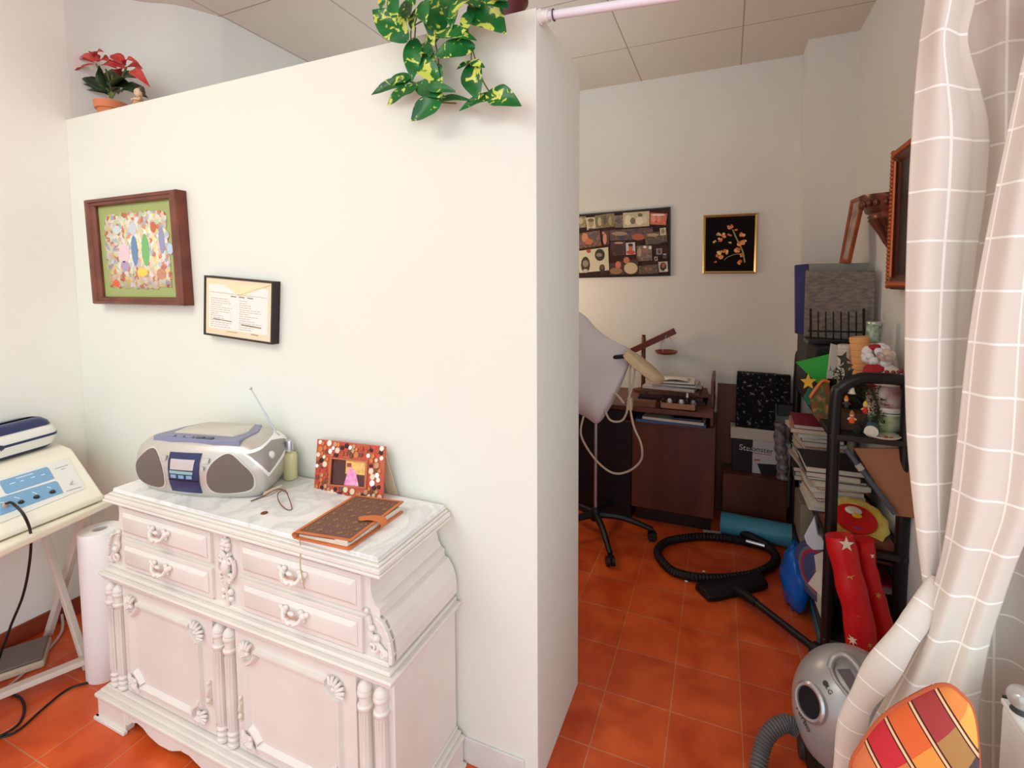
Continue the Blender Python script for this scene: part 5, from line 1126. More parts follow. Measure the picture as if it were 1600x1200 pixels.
# --- between second and bottom shelf
tag(obj('dark_red_tray', MB().box((.40, 2.14, .44), (.605, 2.5, .452)), mat('dark_red_lacquer', rgb(96, 40, 36), .3), bevel=.002), 'thin dark red tray directly under the second shelf', 'tray')
t = thing('disc_player', 'crimson-topped flat electronic box on the lower shelf stack', 'appliance', (.51, 2.28, .30))
obj('red_lid', MB().box((.43, 2.12, .362), (.607, 2.42, .37)), mat('crimson_gloss', rgb(140, 20, 40), .2), t, bevel=.002)
obj('case', MB().box((.43, 2.125, .335), (.607, 2.42, .362)), mat('grey_case', rgb(150, 140, 140), .4), t, bevel=.002)
obj('support_carton', MB().box((.44, 2.2, T3_), (.60, 2.42, .335)), M_blackp, t)
q = smoothline([(.50, 2.16, .30), (.54, 2.13, .24), (.58, 2.15, .20), (.55, 2.14, .15), (.50, 2.13, .17), (.52, 2.15, .25), (.57, 2.13, .28), (.59, 2.12, .22), (.56, 2.13, .14)], 8)
tag(obj('tangled_cable', MB().tube(q, .004, 7), M_blackp), 'tangle of black cable in front of the lower shelf carton', 'cable')
mb = MB(); mb.sph((.575, 2.115, .235), (.024, .02, .017)); mb.tube([(.56, 2.105, .24), (.545, 2.10, .225)], .008, 8); tag(obj('yellow_toy', mb, mat('toy_yellow', rgb(222, 206, 50), .4)), 'rounded yellow plastic toy among black cables', 'toy')
tag(obj('silver_packet', MB().prism([(.51, 2.11, .14), (.56, 2.10, .15), (.55, 2.10, .20), (.50, 2.11, .18)], (0, .01, .002)), mat('silver_foil', rgb(200, 196, 190), .3, .4), bevel=.001), 'small silver packet below the yellow toy', 'packet')
rnd = random.Random(31)
for i, (cc, nm, lb) in enumerate((((222, 214, 200), 'papers', 'white papers upright'), ((176, 110, 60), 'folder', 'orange-brown folder upright'), ((206, 200, 190), 'papers', 'pale grey papers upright'), ((120, 50, 44), 'folder', 'maroon folder upright'), ((228, 220, 200), 'papers', 'cream papers upright'))):
    x0 = .366 + .007*i
    T_ = Matrix.Translation((.385 + i*.009, 2.24 + .035*i, T3_)) @ Matrix.Rotation(radians(3), 4, 'Z') @ Matrix.Rotation(radians(rnd.uniform(-2, 2)), 4, 'Y')
    tag(obj('upright_' + nm, MB(T_).box((0, -.10, .001), (.007, .10, .20 - .012*i)), mat('upright_%d' % i, rgb(*cc), .7, var=.1), bevel=.001), lb + ' on the lowest shelf, ' + ['leftmost', 'second from left', 'in the middle', 'fourth from left', 'rightmost'][i] + ' of five', nm)
# concentric striped disc and white tissue, blue bag
dcn = P(1280, 895, Y=2.30); ax = V((-.80, -.6, .02)).normalized()
t = thing('striped_disc', 'round board with blue and red rings leaning on the rack', 'board', V((dcn.x, dcn.y, .12)))
for i, (r0, r1, cc) in enumerate(((.128, .105, (70, 74, 110)), (.105, .098, (110, 110, 120)), (.098, .086, (176, 40, 60)), (.086, .078, (70, 80, 120)), (.078, 0, (130, 104, 74)))):
    mb = MB(); mb.lathe([(r1, 0), (r0, 0), (r0, .006), (r1, .006 + .0003*i)], dcn, ax, 44); obj('ring' if i < 4 else 'centre', mb, mat('ring_%d' % i, rgb(*cc), .5), t, smooth=30)
def crumple(mb, c_, r_, seed, nu=18, nv=12, amp=.22, T=None):
    rn = random.Random(seed); ph = [rn.uniform(0, 6.28) for _ in range(6)]
    rings = []
    for j in range(1, nv):
        th = pi*j/nv; ring = []
        for k in range(nu):
            a = 2*pi*k/nu; n_ = sin(3*a + ph[0] + 2*th)*sin(4*th + ph[1]) + .6*sin(7*a + ph[2])*sin(5*th + ph[3]); s_ = 1 + amp*n_
            ring.append(V(c_) + V((r_[0]*sin(th)*cos(a)*s_, r_[1]*sin(th)*sin(a)*s_, -r_[2]*cos(th)*s_)))
        rings.append(ring)
    mb.loft(rings)
mb = MB(); crumple(mb, (P(1245,920,Y=2.42).x, 2.46, .15), (.060, .11, .15), 5, 26, 18, .12); tag(obj('blue_plastic_bag', mb, mat('glossy_blue', rgb(14, 96, 190), .2, bump=.6, bscale=18), smooth=80), 'shiny bright blue plastic bag at the rack foot', 'bag')
q = [P(1256, 838, Y=2.26), P(1272, 808, Y=2.26), P(1278, 835, Y=2.24), P(1290, 842, Y=2.25), P(1288, 860, Y=2.25), P(1270, 860, Y=2.24), P(1260, 850, Y=2.25)]
tag(obj('tissue_paper', MB().prism(q, V((.01, .03, .0))), mat('bluish_tissue', rgb(206, 210, 216), .7), bevel=.004), 'crumpled bluish white tissue hanging at the rack post', 'tissue')
q = [P(1272, 868, Y=2.22), P(1286, 862, Y=2.22), P(1286, 938, Y=2.22), P(1276, 925, Y=2.22), P(1262, 912, Y=2.22), P(1275, 893, Y=2.22)]
tag(obj('white_cutout', MB().prism(q, V((.004, .006, 0))), mat('cream_paper', rgb(222, 208, 192), .7), bevel=.001), 'cream paper cut-out between striped disc and rack post', 'paper')
tag(obj('beige_carton', MB().box((.385, 2.86, T3_), (.56, 3.1, .33)), mat('beige_card', rgb(176, 162, 136), .7), bevel=.002), 'beige carton at the back of the lowest shelf', 'box')
mb = MB(); tb = [(.37, .60, 2.16, 2.50, .0), (.36, .605, 2.14, 2.53, .09)]
mb.hexa([(.38, 2.17, .001), (.60, 2.17, .001), (.60, 2.5, .001), (.38, 2.5, .001)], [(.37, 2.15, .092), (.605, 2.15, .092), (.605, 2.53, .092), (.37, 2.53, .092)])
tag(obj('teal_basin', mb, mat('teal_plastic', rgb(36, 112, 130), .4), bevel=.006), 'teal plastic basin on the floor under the lowest shelf', 'basin')
# red star wrapping rolls
M_wr = mat('red_gift_paper', rgb(206, 24, 30), .35, bump=.15, bscale=20); M_stg = mat('gold_star_print', rgb(190, 130, 60), .4); M_stc = mat('cream_star_print', rgb(232, 214, 190), .4)
def wraproll(path, r_, label, stars):
    pts = smoothline(path, 6); t = thing('wrapping_roll', label, 'gift wrap', V((pts[0].x, pts[0].y, 0)), 'red star gift wrap rolls')
    n_ = len(pts); obj('paper_tube', MB().tube(pts, [r_*(1 + .05*sin(i*1.3)) for i in range(n_)], 20), M_wr, t, smooth=60)
    for (x, y, s_, n5, mm) in stars:
        o0 = V((0, 0, EYE)); d0 = ray(x, y).normalized(); best = None
        for p in pts:
            foot = o0 + d0*((p - o0).dot(d0)); dist = (foot - p).length
            if best is None or abs((foot - p).z) < best[0]: best = (abs((foot - p).z), foot, p)
        foot, ctr_ = best[1], best[2]; off_ = foot - ctr_; lat = min(off_.length, r_*.8)
        if off_.length > 1e-6: off_ = off_.normalized()*lat
        nn = (off_ - d0*((r_*r_ - lat*lat)**.5)).normalized(); ctr2 = ctr_ + nn*(r_*1.05 + .001)
        ux_ = V((0, 0, 1)).cross(nn).normalized(); uz_ = nn.cross(ux_)
        mb = MB(); mb.prism([ctr2 + ux_*q[0] - uz_*q[1] for q in star_pts(0, 0, s_, n5, .4)], nn*.0012); obj('printed_star', mb, mm, t, smooth=0)
wraproll([V((P(1350,1040,Y=1.94).x, 1.94, .04)), P(1343,980,Y=1.96), P(1327,905,Y=1.985), P(1311,836,Y=2.01)], .047, 'thick red gift wrap roll with big stars, left of two', [(1322, 850, .026, 5, M_stc), (1328, 900, .016, 5, M_stg), (1340, 960, .011, 6, M_stg), (1333, 1000, .018, 7, M_stc), (1358, 1008, .010, 6, M_stg)])
wraproll([V((P(1390,1045,Y=2.04).x, 2.04, .04)), P(1380,985,Y=2.04), P(1364,925,Y=2.045), P(1352,880,Y=2.05), P(1349,842,Y=2.052)], .035, 'thinner bent red gift wrap roll beside the curtain, right of two', [(1362, 868, .010, 5, M_stc), (1372, 930, .012, 6, M_stg)])
tag(obj('paper_cup', MB().lathe([(.018, 0), (.024, .12), (.022, .12), (.017, .004)], (.50, 1.93, .0), n=20), mat('pale_blue_cup', rgb(206, 216, 222), .5)), 'pale blue paper cup on the floor beside the red rolls', 'cup')
# ------------------------------------------------------------------ vacuum cleaner
vc = V((.375, 1.65, .20)); vr = V((.160, .15, .195))
t = thing('vacuum_cleaner', 'silver canister vacuum cleaner with grey ribbed hose by the curtain', 'vacuum cleaner', V((vc.x, vc.y, 0)))
def vsurf(x, y, d=0):
    o = V((0, 0, EYE)); dr = ray(x, y); A_ = V([dr[i]/vr[i] for i in range(3)]); B_ = V([(o[i]-vc[i])/vr[i] for i in range(3)])
    a = A_.dot(A_); b_ = 2*A_.dot(B_); c_ = B_.dot(B_) - 1; D = b_*b_ - 4*a*c_
    k = (-b_ - max(D, 0)**.5)/(2*a); p = o + dr*k; n = V([(p[i]-vc[i])/vr[i]**2 for i in range(3)]).normalized(); return p + n*d, n
M_vs = mat('metallic_silver', rgb(178, 175, 172), .32, .3)
mb = MB(); rings = []
for j in range(1, 24):
    th = pi*j/24; zz = -cos(th)
    rings.append([vc + V((vr.x*sin(th)*cos(2*pi*k/32), vr.y*sin(th)*sin(2*pi*k/32), vr.z*zz)) for k in range(32)])
mb.loft(rings[5:]); obj('shell', mb, M_vs, t, smooth=60)
mb = MB(); mb.lathe([(.10, 0), (.118, .004), (.125, .05), (.128, .09), (.12, .10)], V((vc.x, vc.y, 0)), n=32); obj('black_base', mb, M_blackp, t, smooth=50)
for s in (-1, 1):
    mb = MB(); mb.cyl(V((vc.x + s*.10, vc.y + .02, .045)), V((vc.x + s*.135, vc.y + .02, .045)), .045, n=24); obj('wheel', mb, M_dark, t, bevel=.004)
p, n = vsurf(1266, 1097); mb = MB(); mb.lathe([(.052, -.012), (.052, .004), (.046, .009), (.040, .008), (.037, -.004), (.036, -.05)], p, n, 36); obj('hose_port', mb, mat('bright_silver_ring', rgb(206, 206, 210), .2, .7), t, smooth=40)
mb = MB(); mb.cyl(p - n*.01, p + n*.0035, .0385, n=30); obj('port_opening', mb, mat('dark_hole', rgb(12, 8, 14), .8), t)
p, n = vsurf(1290, 1068, .001); up_ = V((0, 0, 1)); xr_ = up_.cross(n).normalized()
mb = MB(); mb.disc(p, .0075, n, 20); obj('round_badge', mb, M_dark, t)
p, n = vsurf(1295.5, 1078.5, .0015); dirp = (vsurf(1302, 1090)[0] - vsurf(1290, 1068)[0]).normalized(); text('logo', 'LG', .017, M_dark, p, dirp, n.cross(dirp), t)
p, n = vsurf(1255, 1122, .002); dirp = (vsurf(1264, 1138)[0] - vsurf(1249, 1108)[0]).normalized(); text('model_script', 'Turbo', .026, M_dark, p, dirp, n.cross(dirp), t)
# carry handle
hp = [vsurf(x, y, d)[0] for x, y, d in ((1298, 1044, .004), (1306, 1035, .018), (1322, 1032, .022), (1338, 1046, .020), (1348, 1062, .012))]
mb = MB(); mb.tube(smoothline(hp, 6), .0095, 10); mb.tube(smoothline([vsurf(1299, 1042, .006)[0], vsurf(1306, 1062, .006)[0], vsurf(1326, 1088, .004)[0]], 6), .006, 8); obj('carry_handle', mb, mat('light_grey_handle', rgb(170, 166, 164), .35, .3), t, smooth=60)
mb = MB(); q = [vsurf(x, y, .0015)[0] for x, y in ((1308, 1046), (1327, 1045), (1344, 1072), (1331, 1082))]; mb.prism(q, V((-.001, -.002, .001))); obj('handle_recess', mb, mat('recess_grey', rgb(96, 88, 90), .5), t)
# ribbed hose
hp = smoothline([P(1246, 1140, Z=.12), P(1228, 1130, Z=.13), P(1202, 1145, Z=.11), P(1188, 1180, Z=.07), P(1184, 1230, Z=.035), P(1200, 1300, Z=.03), P(1260, 1340, Z=.03)], 14)
mb = MB(); n_ = len(hp); mb.tube(hp, [.0235 + .0022*(1 if i % 2 else -1) for i in range(n_)], 16); obj('ribbed_hose', mb, mat('hose_grey', rgb(98, 94, 94), .4), t, smooth=20)
# loose accessories: coiled hose, wand and floor head
zz = [(550,370),(600,310),(700,285),(850,273),(1000,288),(1130,315),(1240,345),(1290,400),(1255,460),(1150,508),(1000,530),(850,533),(700,510),(605,460)]
q = [P(890 + u/4, 770 + v/4, Z=.022) for u, v in zz]
t = thing('coiled_hose', 'black vacuum hose coiled in a ring on the tiles', 'hose', V((sum(p.x for p in q)/len(q), sum(p.y for p in q)/len(q), 0)))
cl = smoothline(q, 14, True); mb = MB(); mb.tube(cl, [.0215 + (.0015 if i % 2 else -.0015) for i in range(len(cl))], 12, closed=True); obj('hose', mb, M_blackp, t, smooth=25)
mb = MB(); mb.tube([P(1140, 822, Z=.05), P(1172, 838, Z=.05), P(1200, 852, Z=.03)], [.02, .024, .022], 12); obj('hose_handle', mb, M_blackp, t)
mb = MB(); mb.tube([P(1166, 845, Z=.045), P(1195, 853, Z=.045)], [.010, .010], 8); obj('chrome_sleeve', mb, M_chrome, t)
t = thing('vacuum_attachment', 'black vacuum floor brush with long wand pointing to the rack', 'vacuum attachment', P(1150, 920, Z=0))
a, b_ = P(1096, 925, Z=.02), P(1190, 905, Z=.02); d_ = (b_ - a).normalized(); n_ = V((-d_.y, d_.x, 0)); 
def hd(p, w_): return [p - n_*w_ + V((0,0,-.018)), p + n_*w_ + V((0,0,-.018)), p + n_*w_ + V((0,0,.008)), p + n_*w_*.5 + V((0,0,.022)), p - n_*w_*.5 + V((0,0,.022)), p - n_*w_ + V((0,0,.006))]
mb = MB(); mb.loft([hd(a, .05), hd(a.lerp(b_, .1), .06), hd(a.lerp(b_, .5), .062), hd(a.lerp(b_, .9), .056), hd(b_, .045)]); obj('brush_head', mb, M_blackp, t, bevel=.004)
w0, w1, w2 = P(1152, 922, Z=.035), P(1172, 935, Z=.05), P(1284, 1022, Z=.05)
mb = MB(); mb.tube([w0, w1, w1.lerp(w2, .1)], [.024, .021, .018], 12); obj('swivel_neck', mb, M_blackp, t)
mb = MB(); mb.tube([w1.lerp(w2, .04), w2], .0155, 12); obj('wand', mb, M_black, t)
mb = MB(); mb.tube([w1.lerp(w2, .9), w2 + (w2-w1).normalized()*.02], .028, 12); obj('wand_grip', mb, M_blackp, t)

# ------------------------------------------------------------------ rod and curtain
r0, r1 = V((-.487, 1.275, 2.224)), V((WX - .001, 1.245, 2.13))
t = thing('curtain_rod', 'white tubular curtain rod fixed to the partition end', 'curtain rod', (r0 + r1)/2)
obj('rod', MB().tube([r0, r1], .0115, 14), mat('white_enamel', rgb(236, 232, 240), .25), t)
mb = MB(); mb.lathe([(.02, 0), (.02, .006), (.0155, .008), (.0155, .028)], r0, (r1-r0), 18); obj('socket', mb, M_white2, t)
mb = MB(); mb.tube([r0 + (r1-r0).normalized()*.042 + V((0, cos(a)*.014, sin(a)*.014)) for a in [2*pi*k/16 for k in range(16)]], .0018, 6, closed=True); obj('ring', mb, M_dark, t)
M_cur = mat('checked_curtain', rgb(226, 217, 206), .9, sheen=.15, bump=.12, bscale=400); nt, b = nodes(M_cur)
uv = nt.nodes.new('ShaderNodeUVMap'); sx_ = nt.nodes.new('ShaderNodeSeparateXYZ'); nt.links.new(uv.outputs[0], sx_.inputs[0])
outs = []
for k in range(2):
    f1 = nt.nodes.new('ShaderNodeMath'); f1.operation = 'FRACT'; nt.links.new(sx_.outputs[k], f1.inputs[0])
    f2 = nt.nodes.new('ShaderNodeMath'); f2.operation = 'LESS_THAN'; f2.inputs[1].default_value = .045; nt.links.new(f1.outputs[0], f2.inputs[0]); outs.append(f2)
mxn = nt.nodes.new('ShaderNodeMath'); mxn.operation = 'MAXIMUM'; nt.links.new(outs[0].outputs[0], mxn.inputs[0]); nt.links.new(outs[1].outputs[0], mxn.inputs[1])
mc = nt.nodes.new('ShaderNodeMix'); mc.data_type = 'RGBA'; mc.inputs[6].default_value = rgb(222, 212, 200); mc.inputs[7].default_value = rgb(250, 246, 238)
nt.links.new(mxn.outputs[0], mc.inputs[0]); nt.links.new(mc.outputs[2], b.inputs['Base Color'])
CELL = .105; Z0L = P(1485, 55, Y=1.29).z
def uvgrid(bm, fn, nu, nv, uvf):
    lay_ = bm.loops.layers.uv.verify(); g = []; st = {}
    for j in range(nv + 1):
        row = []
        for i in range(nu + 1):
            p = V(fn(i/nu, j/nv)); v_ = bm.verts.new(p); st[v_] = uvf(i/nu, j/nv, p); row.append(v_)
        g.append(row)
    for j in range(nv):
        for i in range(nu):
            f_ = bm.faces.new([g[j][i], g[j][i+1], g[j+1][i+1], g[j+1][i]])
            for l in f_.loops: l[lay_].uv = st[l.vert]
def interp(rows, y):
    for a, b_ in zip(rows, rows[1:]):
        if y <= b_[0]:
            s_ = (y - a[0])/(b_[0] - a[0]); s_ = s_*s_*(3 - 2*s_) if False else s_; return [p + (q - p)*s_ for p, q in zip(a, b_)]
    return list(rows[-1])
def layer(bm, rows, y0, y1, fold, u0, u1, nu=44, nv=70):
    R_ = []
    for i in range(len(rows) - 1):
        pass
    sm = smoothline([(r_[0], r_[1], r_[2]) for r_ in rows], 8); sm2 = smoothline([(r_[0], r_[3], r_[4]) for r_ in rows], 8)
    rr2 = [(a.x, a.y, a.z, b_.y, b_.z) for a, b_ in zip(sm, sm2)]
    def fn(u, v):
        y = y0 + (y1 - y0)*v; _, xl_, xr_, Yl, Yr = interp(rr2, y); x = xl_ + (xr_ - xl_)*u
        return P(x, y, Y=Yl + (Yr - Yl)*u + fold(u, v))
    uvgrid(bm, fn, nu, nv, lambda u, v, p: (u0 + (u1 - u0)*u + .02*sin(v*9), (p.z - Z0L)/CELL + .03))
cb = bmesh.new()
# rows: y, left x, right x, depth left, depth right
A = [(-75, 1449, 1530, 1.27, 1.27), (0, 1445, 1524, 1.28, 1.28), (60, 1437, 1512, 1.29, 1.28), (130, 1430, 1530, 1.29, 1.31), (200, 1425, 1546, 1.29, 1.32), (290, 1420, 1542, 1.29, 1.33), (400, 1416, 1526, 1.29, 1.33), (500, 1414, 1516, 1.29, 1.33), (600, 1414, 1512, 1.29, 1.33), (700, 1418, 1508, 1.29, 1.33), (800, 1428, 1504, 1.29, 1.33), (900, 1440, 1500, 1.30, 1.33), (960, 1450, 1500, 1.31, 1.33), (1040, 1455, 1500, 1.33, 1.33)]
layer(cb, A, -75, 1040, lambda u, v: -.028*sin(pi*min(1, u*1.25)) + .03*max(0, u - .75)**1*4*.6 + .006*sin(u*9 + v*5), .42, 1.58)
B = [(-75, 1655, 1760, 1.26, 1.24), (0, 1622, 1720, 1.26, 1.24), (60, 1606, 1690, 1.26, 1.24), (120, 1592, 1680, 1.26, 1.24), (225, 1570, 1665, 1.26, 1.24), (320, 1550, 1655, 1.26, 1.23), (450, 1525, 1645, 1.26, 1.23), (550, 1510, 1640, 1.26, 1.23), (700, 1494, 1635, 1.26, 1.22), (800, 1482, 1622, 1.26, 1.22), (870, 1470, 1592, 1.26, 1.23), (950, 1448, 1564, 1.255, 1.24), (1000, 1432, 1548, 1.25, 1.25), (1060, 1400, 1536, 1.245, 1.25), (1120, 1366, 1530, 1.24, 1.25), (1200, 1330, 1528, 1.235, 1.25), (1300, 1318, 1530, 1.235, 1.25), (1560, 1310, 1540, 1.24, 1.25)]
layer(cb, B, -75, 1560, lambda u, v: -.020*sin(pi*u) + .010*sin(u*11 + v*3)*(.4 + v) - .02*max(0, .12 - u)*0, .86, 2.75)
Cc = [(-75, 1500, 1720, 1.40, 1.33), (300, 1505, 1700, 1.41, 1.33), (700, 1490, 1690, 1.41, 1.33), (1000, 1480, 1690, 1.41, 1.33), (1560, 1480, 1700, 1.41, 1.33)]
layer(cb, Cc, -75, 1560, lambda u, v: .012*sin(u*14 + v*2), .30, 2.4)
# loose roll of hem slung across the front, from the rack corner down to the floor
hem = smoothline([P(1466, 905, Y=1.285), P(1440, 955, Y=1.255), P(1404, 1008, Y=1.225), P(1368, 1060, Y=1.20), P(1343, 1100, Y=1.19), P(1330, 1140, Y=1.185), P(1321, 1200, Y=1.185), P(1318, 1300, Y=1.19), P(1320, 1560, Y=1.19)], 8)
def hemf(u, v):
    k = v*(len(hem) - 1); i = min(int(k), len(hem) - 2); p = hem[i].lerp(hem[i+1], k - i); tg = (hem[i+1] - hem[i]).normalized(); a = 2*pi*u
    sd = tg.cross(V((0, 1, 0))).normalized(); fw = sd.cross(tg); r_ = .026*(1 + .12*sin(v*23) + .10*sin(a*2 + v*8)); r_ *= (.55 + .45*min(1, v*6))
    return p + sd*cos(a)*r_ + fw*sin(a)*r_*.7
uvgrid(cb, hemf, 20, 60, lambda u, v, p: (.2 + u*.7, v*10))
mb = MB(); mb.bm = cb
cur = obj('curtain', mb, M_cur, solid=.0012, off=0, smooth=80); tag(cur, 'cream checked curtain bunched at the right, hem trailing over vacuum', 'curtain')

# ------------------------------------------------------------------ plaid chair back, white box
M_pl = mat('plaid_fabric', rgb(200, 90, 50), .85, bump=.1, bscale=500); nt, b = nodes(M_pl)
uv = nt.nodes.new('ShaderNodeUVMap'); sx_ = nt.nodes.new('ShaderNodeSeparateXYZ'); nt.links.new(uv.outputs[0], sx_.inputs[0])
def ramp(src, stops):
    r_ = nt.nodes.new('ShaderNodeValToRGB'); r_.color_ramp.interpolation = 'CONSTANT'; el = r_.color_ramp.elements
    for i, (p_, cc) in enumerate(stops):
        e_ = el[0] if i == 0 else el.new(p_); e_.position = p_; e_.color = rgb(*cc)
    fr = nt.nodes.new('ShaderNodeMath'); fr.operation = 'FRACT'; nt.links.new(src, fr.inputs[0]); nt.links.new(fr.outputs[0], r_.inputs[0]); return r_
ra = ramp(sx_.outputs[1], [(0, (236, 160, 96)), (.2, (196, 22, 62)), (.4, (236, 130, 52)), (.6, (104, 64, 72)), (.8, (244, 180, 84))])
rb = ramp(sx_.outputs[0], [(0, (214, 62, 50)), (.30, (228, 176, 84)), (.60, (60, 76, 84)), (.72, (226, 120, 60)), (.9, (150, 120, 96))])
m1 = nt.nodes.new('ShaderNodeMix'); m1.data_type = 'RGBA'; m1.inputs[0].default_value = .48; nt.links.new(ra.outputs[0], m1.inputs[6]); nt.links.new(rb.outputs[0], m1.inputs[7])
ml = nt.nodes.new('ShaderNodeMath'); ml.operation = 'MULTIPLY'; ml.inputs[1].default_value = 5; nt.links.new(sx_.outputs[1], ml.inputs[0])
ra_ = ramp(ml.outputs[0], [(0, (255, 255, 255)), (.09, (0, 0, 0)), (.91, (255, 255, 255))])
rd_ = ramp(ml.outputs[0], [(0, (244, 200, 150)), (.035, (70, 30, 34)), (.09, (244, 200, 150)), (.91, (70, 30, 34)), (.95, (244, 200, 150))])
m2 = nt.nodes.new('ShaderNodeMix'); m2.data_type = 'RGBA'; nt.links.new(ra_.outputs[0], m2.inputs[0]); nt.links.new(m1.outputs[2], m2.inputs[6]); nt.links.new(rd_.outputs[0], m2.inputs[7])
nt.links.new(m2.outputs[2], b.inputs['Base Color'])
yc = 1.04
outp = smoothline([(1318, 1330, 0), (1328, 1205, 0), (1344, 1166, 0), (1378, 1122, 0), (1424, 1091, 0), (1474, 1070, 0), (1503, 1086, 0), (1521, 1116, 0), (1529, 1200, 0), (1532, 1330, 0)], 6)
t = thing('plaid_chair', 'chair back covered in red, orange and yellow plaid fabric', 'chair', V((.33, yc, 0)))
cxp, cyp = 1435, 1215; bm = bmesh.new(); lay_ = bm.loops.layers.uv.verify(); uvs = {}
def cushp(s_, p, side):
    x = cxp + (p.x - cxp)*s_; y = cyp + (p.y - cyp)*s_
    th = .045*(max(0, 1 - s_**2.4))**.5; w_ = P(x, y, Y=yc - (x-1435)*.0002); q = w_ + V((0, -th if side else th, 0))
    return q, ((.547*x + .836*y - 1680)/200.0, (.836*x - .547*y - 454)/225.0)
for side in (1, 0):
    rg = []
    for k in range(0, 11):
        s_ = [.02, .2, .38, .54, .68, .79, .87, .93, .97, .99, 1.0][k]; row = []
        for p in outp:
            q, uvc = cushp(s_, p, side); v_ = bm.verts.new(q); uvs[v_] = uvc; row.append(v_)
        rg.append(row)
    for a, b_ in zip(rg, rg[1:]):
        for i in range(len(a) - 1):
            f_ = bm.faces.new([a[i], a[i+1], b_[i+1], b_[i]])
            for l in f_.loops: l[lay_].uv = uvs[l.vert]
bmesh.ops.remove_doubles(bm, verts=bm.verts, dist=.0002)
mb = MB(); mb.bm = bm; obj('plaid_backrest', mb, M_pl, t, smooth=70)
mb = MB(); mb.tube([P(p.x, p.y, Y=yc - (p.x-1435)*.0002) for p in outp], .0035, 8); obj('piping', mb, mat('orange_edge', rgb(196, 96, 60), .7), t)
for (x, y) in ((.30, yc - .0), (.42, yc - .0), (.34, yc - .34), (.50, yc - .34)):
    obj('leg', MB().tube([(x, y, 0), (x, y + .01, .45)], .014, 10), M_wood, t)
obj('seat', MB().box((.29, yc - .36, .44), (.52, yc + .02, .49)), M_pl, t, bevel=.01)
for x in (.30, .42): obj('back_post', MB().tube([(x, yc, .45), (x, yc + .045, .62)], .012, 10), M_wood, t)
cx0, ct = .517, .684
t = thing('white_cabinet', 'white glossy cabinet at the far right edge of view', 'cabinet', V((cx0 + .1, 1.02, 0)))
obj('cabinet_body', MB().box((cx0, .86, .05), (cx0 + .24, 1.19, ct - .014)), M_white2, t, bevel=.004, seg=3)
obj('cabinet_top', MB().box((cx0 - .002, .855, ct - .011), (cx0 + .245, 1.193, ct)), M_white2, t, bevel=.003)
obj('dark_edging', MB().box((cx0 + .002, 1.193, ct - .012), (cx0 + .243, 1.197, ct + .003)), M_dark, t)
obj('plinth', MB().box((cx0 + .01, .88, 0), (cx0 + .23, 1.18, .05)), M_dark, t)
p = V((P(1598, 1066, Y=1.165).x, 1.165, ct + .027))
t = thing('glass_ball', 'grey glass ball on the white cabinet by the picture edge', 'ornament', V((p.x, p.y, ct)))
mb = MB(); mb.sph(p, .022, 18, 12); obj('ball', mb, mat('grey_ball', rgb(190, 186, 180), .1, .3), t)
mb = MB(); mb.lathe([(.016, -.027), (.012, -.018)], p, n=16); obj('foot', mb, M_dark, t)

# ------------------------------------------------------------------ foliage helpers
def leaf(mb, base, tip, w_, nrm, bend=.15, heart=True, cup=.25, wav=0):
    base, tip = V(base), V(tip); ax = tip - base; L_ = ax.length; ax.normalize(); n = V(nrm); n = (n - ax*n.dot(ax)).normalized(); sd = ax.cross(n)
    prof = [(0, .0), (.03, .34), (.10, .72), (.22, .97), (.38, 1.0), (.55, .86), (.72, .60), (.87, .30), (1.0, .0)] if heart else [(0, 0), (.06, .22), (.2, .66), (.38, 1), (.52, .98), (.68, .72), (.85, .34), (1, 0)]
    rows = []
    for s_, ww in prof:
        c_ = base + ax*L_*s_ + n*(sin(pi*s_)*bend*L_); h_ = ww*w_/2
        rows.append([c_ + sd*h_*k + n*(abs(k)**1.5*cup*h_ + wav*h_*sin(s_*9 + k*2)*.3) - (ax*(.10*L_*abs(k)) if heart and s_ < .08 else V((0, 0, 0))) for k in (-1, -.5, 0, .5, 1)])
    g = [[mb.v(p) for p in r_] for r_ in rows]
    for a, b_ in zip(g, g[1:]):
        for i in range(4): mb.f([a[i], a[i+1], b_[i+1], b_[i]])
def leafmat(name, g1, g2, patch_, p0, sc):
    m = mat(name, g1, .35, col2=g2, vscale=9); nt, b = nodes(m)
    n = nt.nodes.new('ShaderNodeTexNoise'); n.inputs['Scale'].default_value = sc; n.inputs['Detail'].default_value = 3; n.inputs['Distortion'].default_value = 1.2
    tc = nt.nodes.new('ShaderNodeTexCoord'); nt.links.new(tc.outputs['Object'], n.inputs['Vector'])
    r_ = nt.nodes.new('ShaderNodeValToRGB'); r_.color_ramp.elements[0].position = p0; r_.color_ramp.elements[1].position = p0 + .04; r_.color_ramp.elements[0].color = (0,0,0,1); r_.color_ramp.elements[1].color = (1,1,1,1)
    nt.links.new(n.outputs['Fac'], r_.inputs[0]); mx = nt.nodes.new('ShaderNodeMix'); mx.data_type = 'RGBA'
    src = b.inputs['Base Color'].links[0].from_socket; nt.links.new(r_.outputs[0], mx.inputs[0]); nt.links.new(src, mx.inputs[6]); mx.inputs[7].default_value = patch_
    nt.links.new(mx.outputs[2], b.inputs['Base Color']); return m
M_ivy = leafmat('variegated_leaf', rgb(26, 116, 46), rgb(16, 78, 34), rgb(206, 214, 92), .575, 30)
M_stem = mat('green_stem', rgb(112, 124, 60), .6)
pv = V((-.68, 1.40, 2.238))
t = thing('hanging_ivy', 'variegated green ivy trailing over the partition top edge', 'plant', pv)
obj('pot', MB().lathe([(.055, 0), (.075, .11), (.082, .112), (.082, .135), (.074, .135), (.07, .12)], pv + V((.03, -.02, 0)), n=28), mat('dark_red_pot', rgb(92, 26, 26), .4), t)
rnd = random.Random(12)
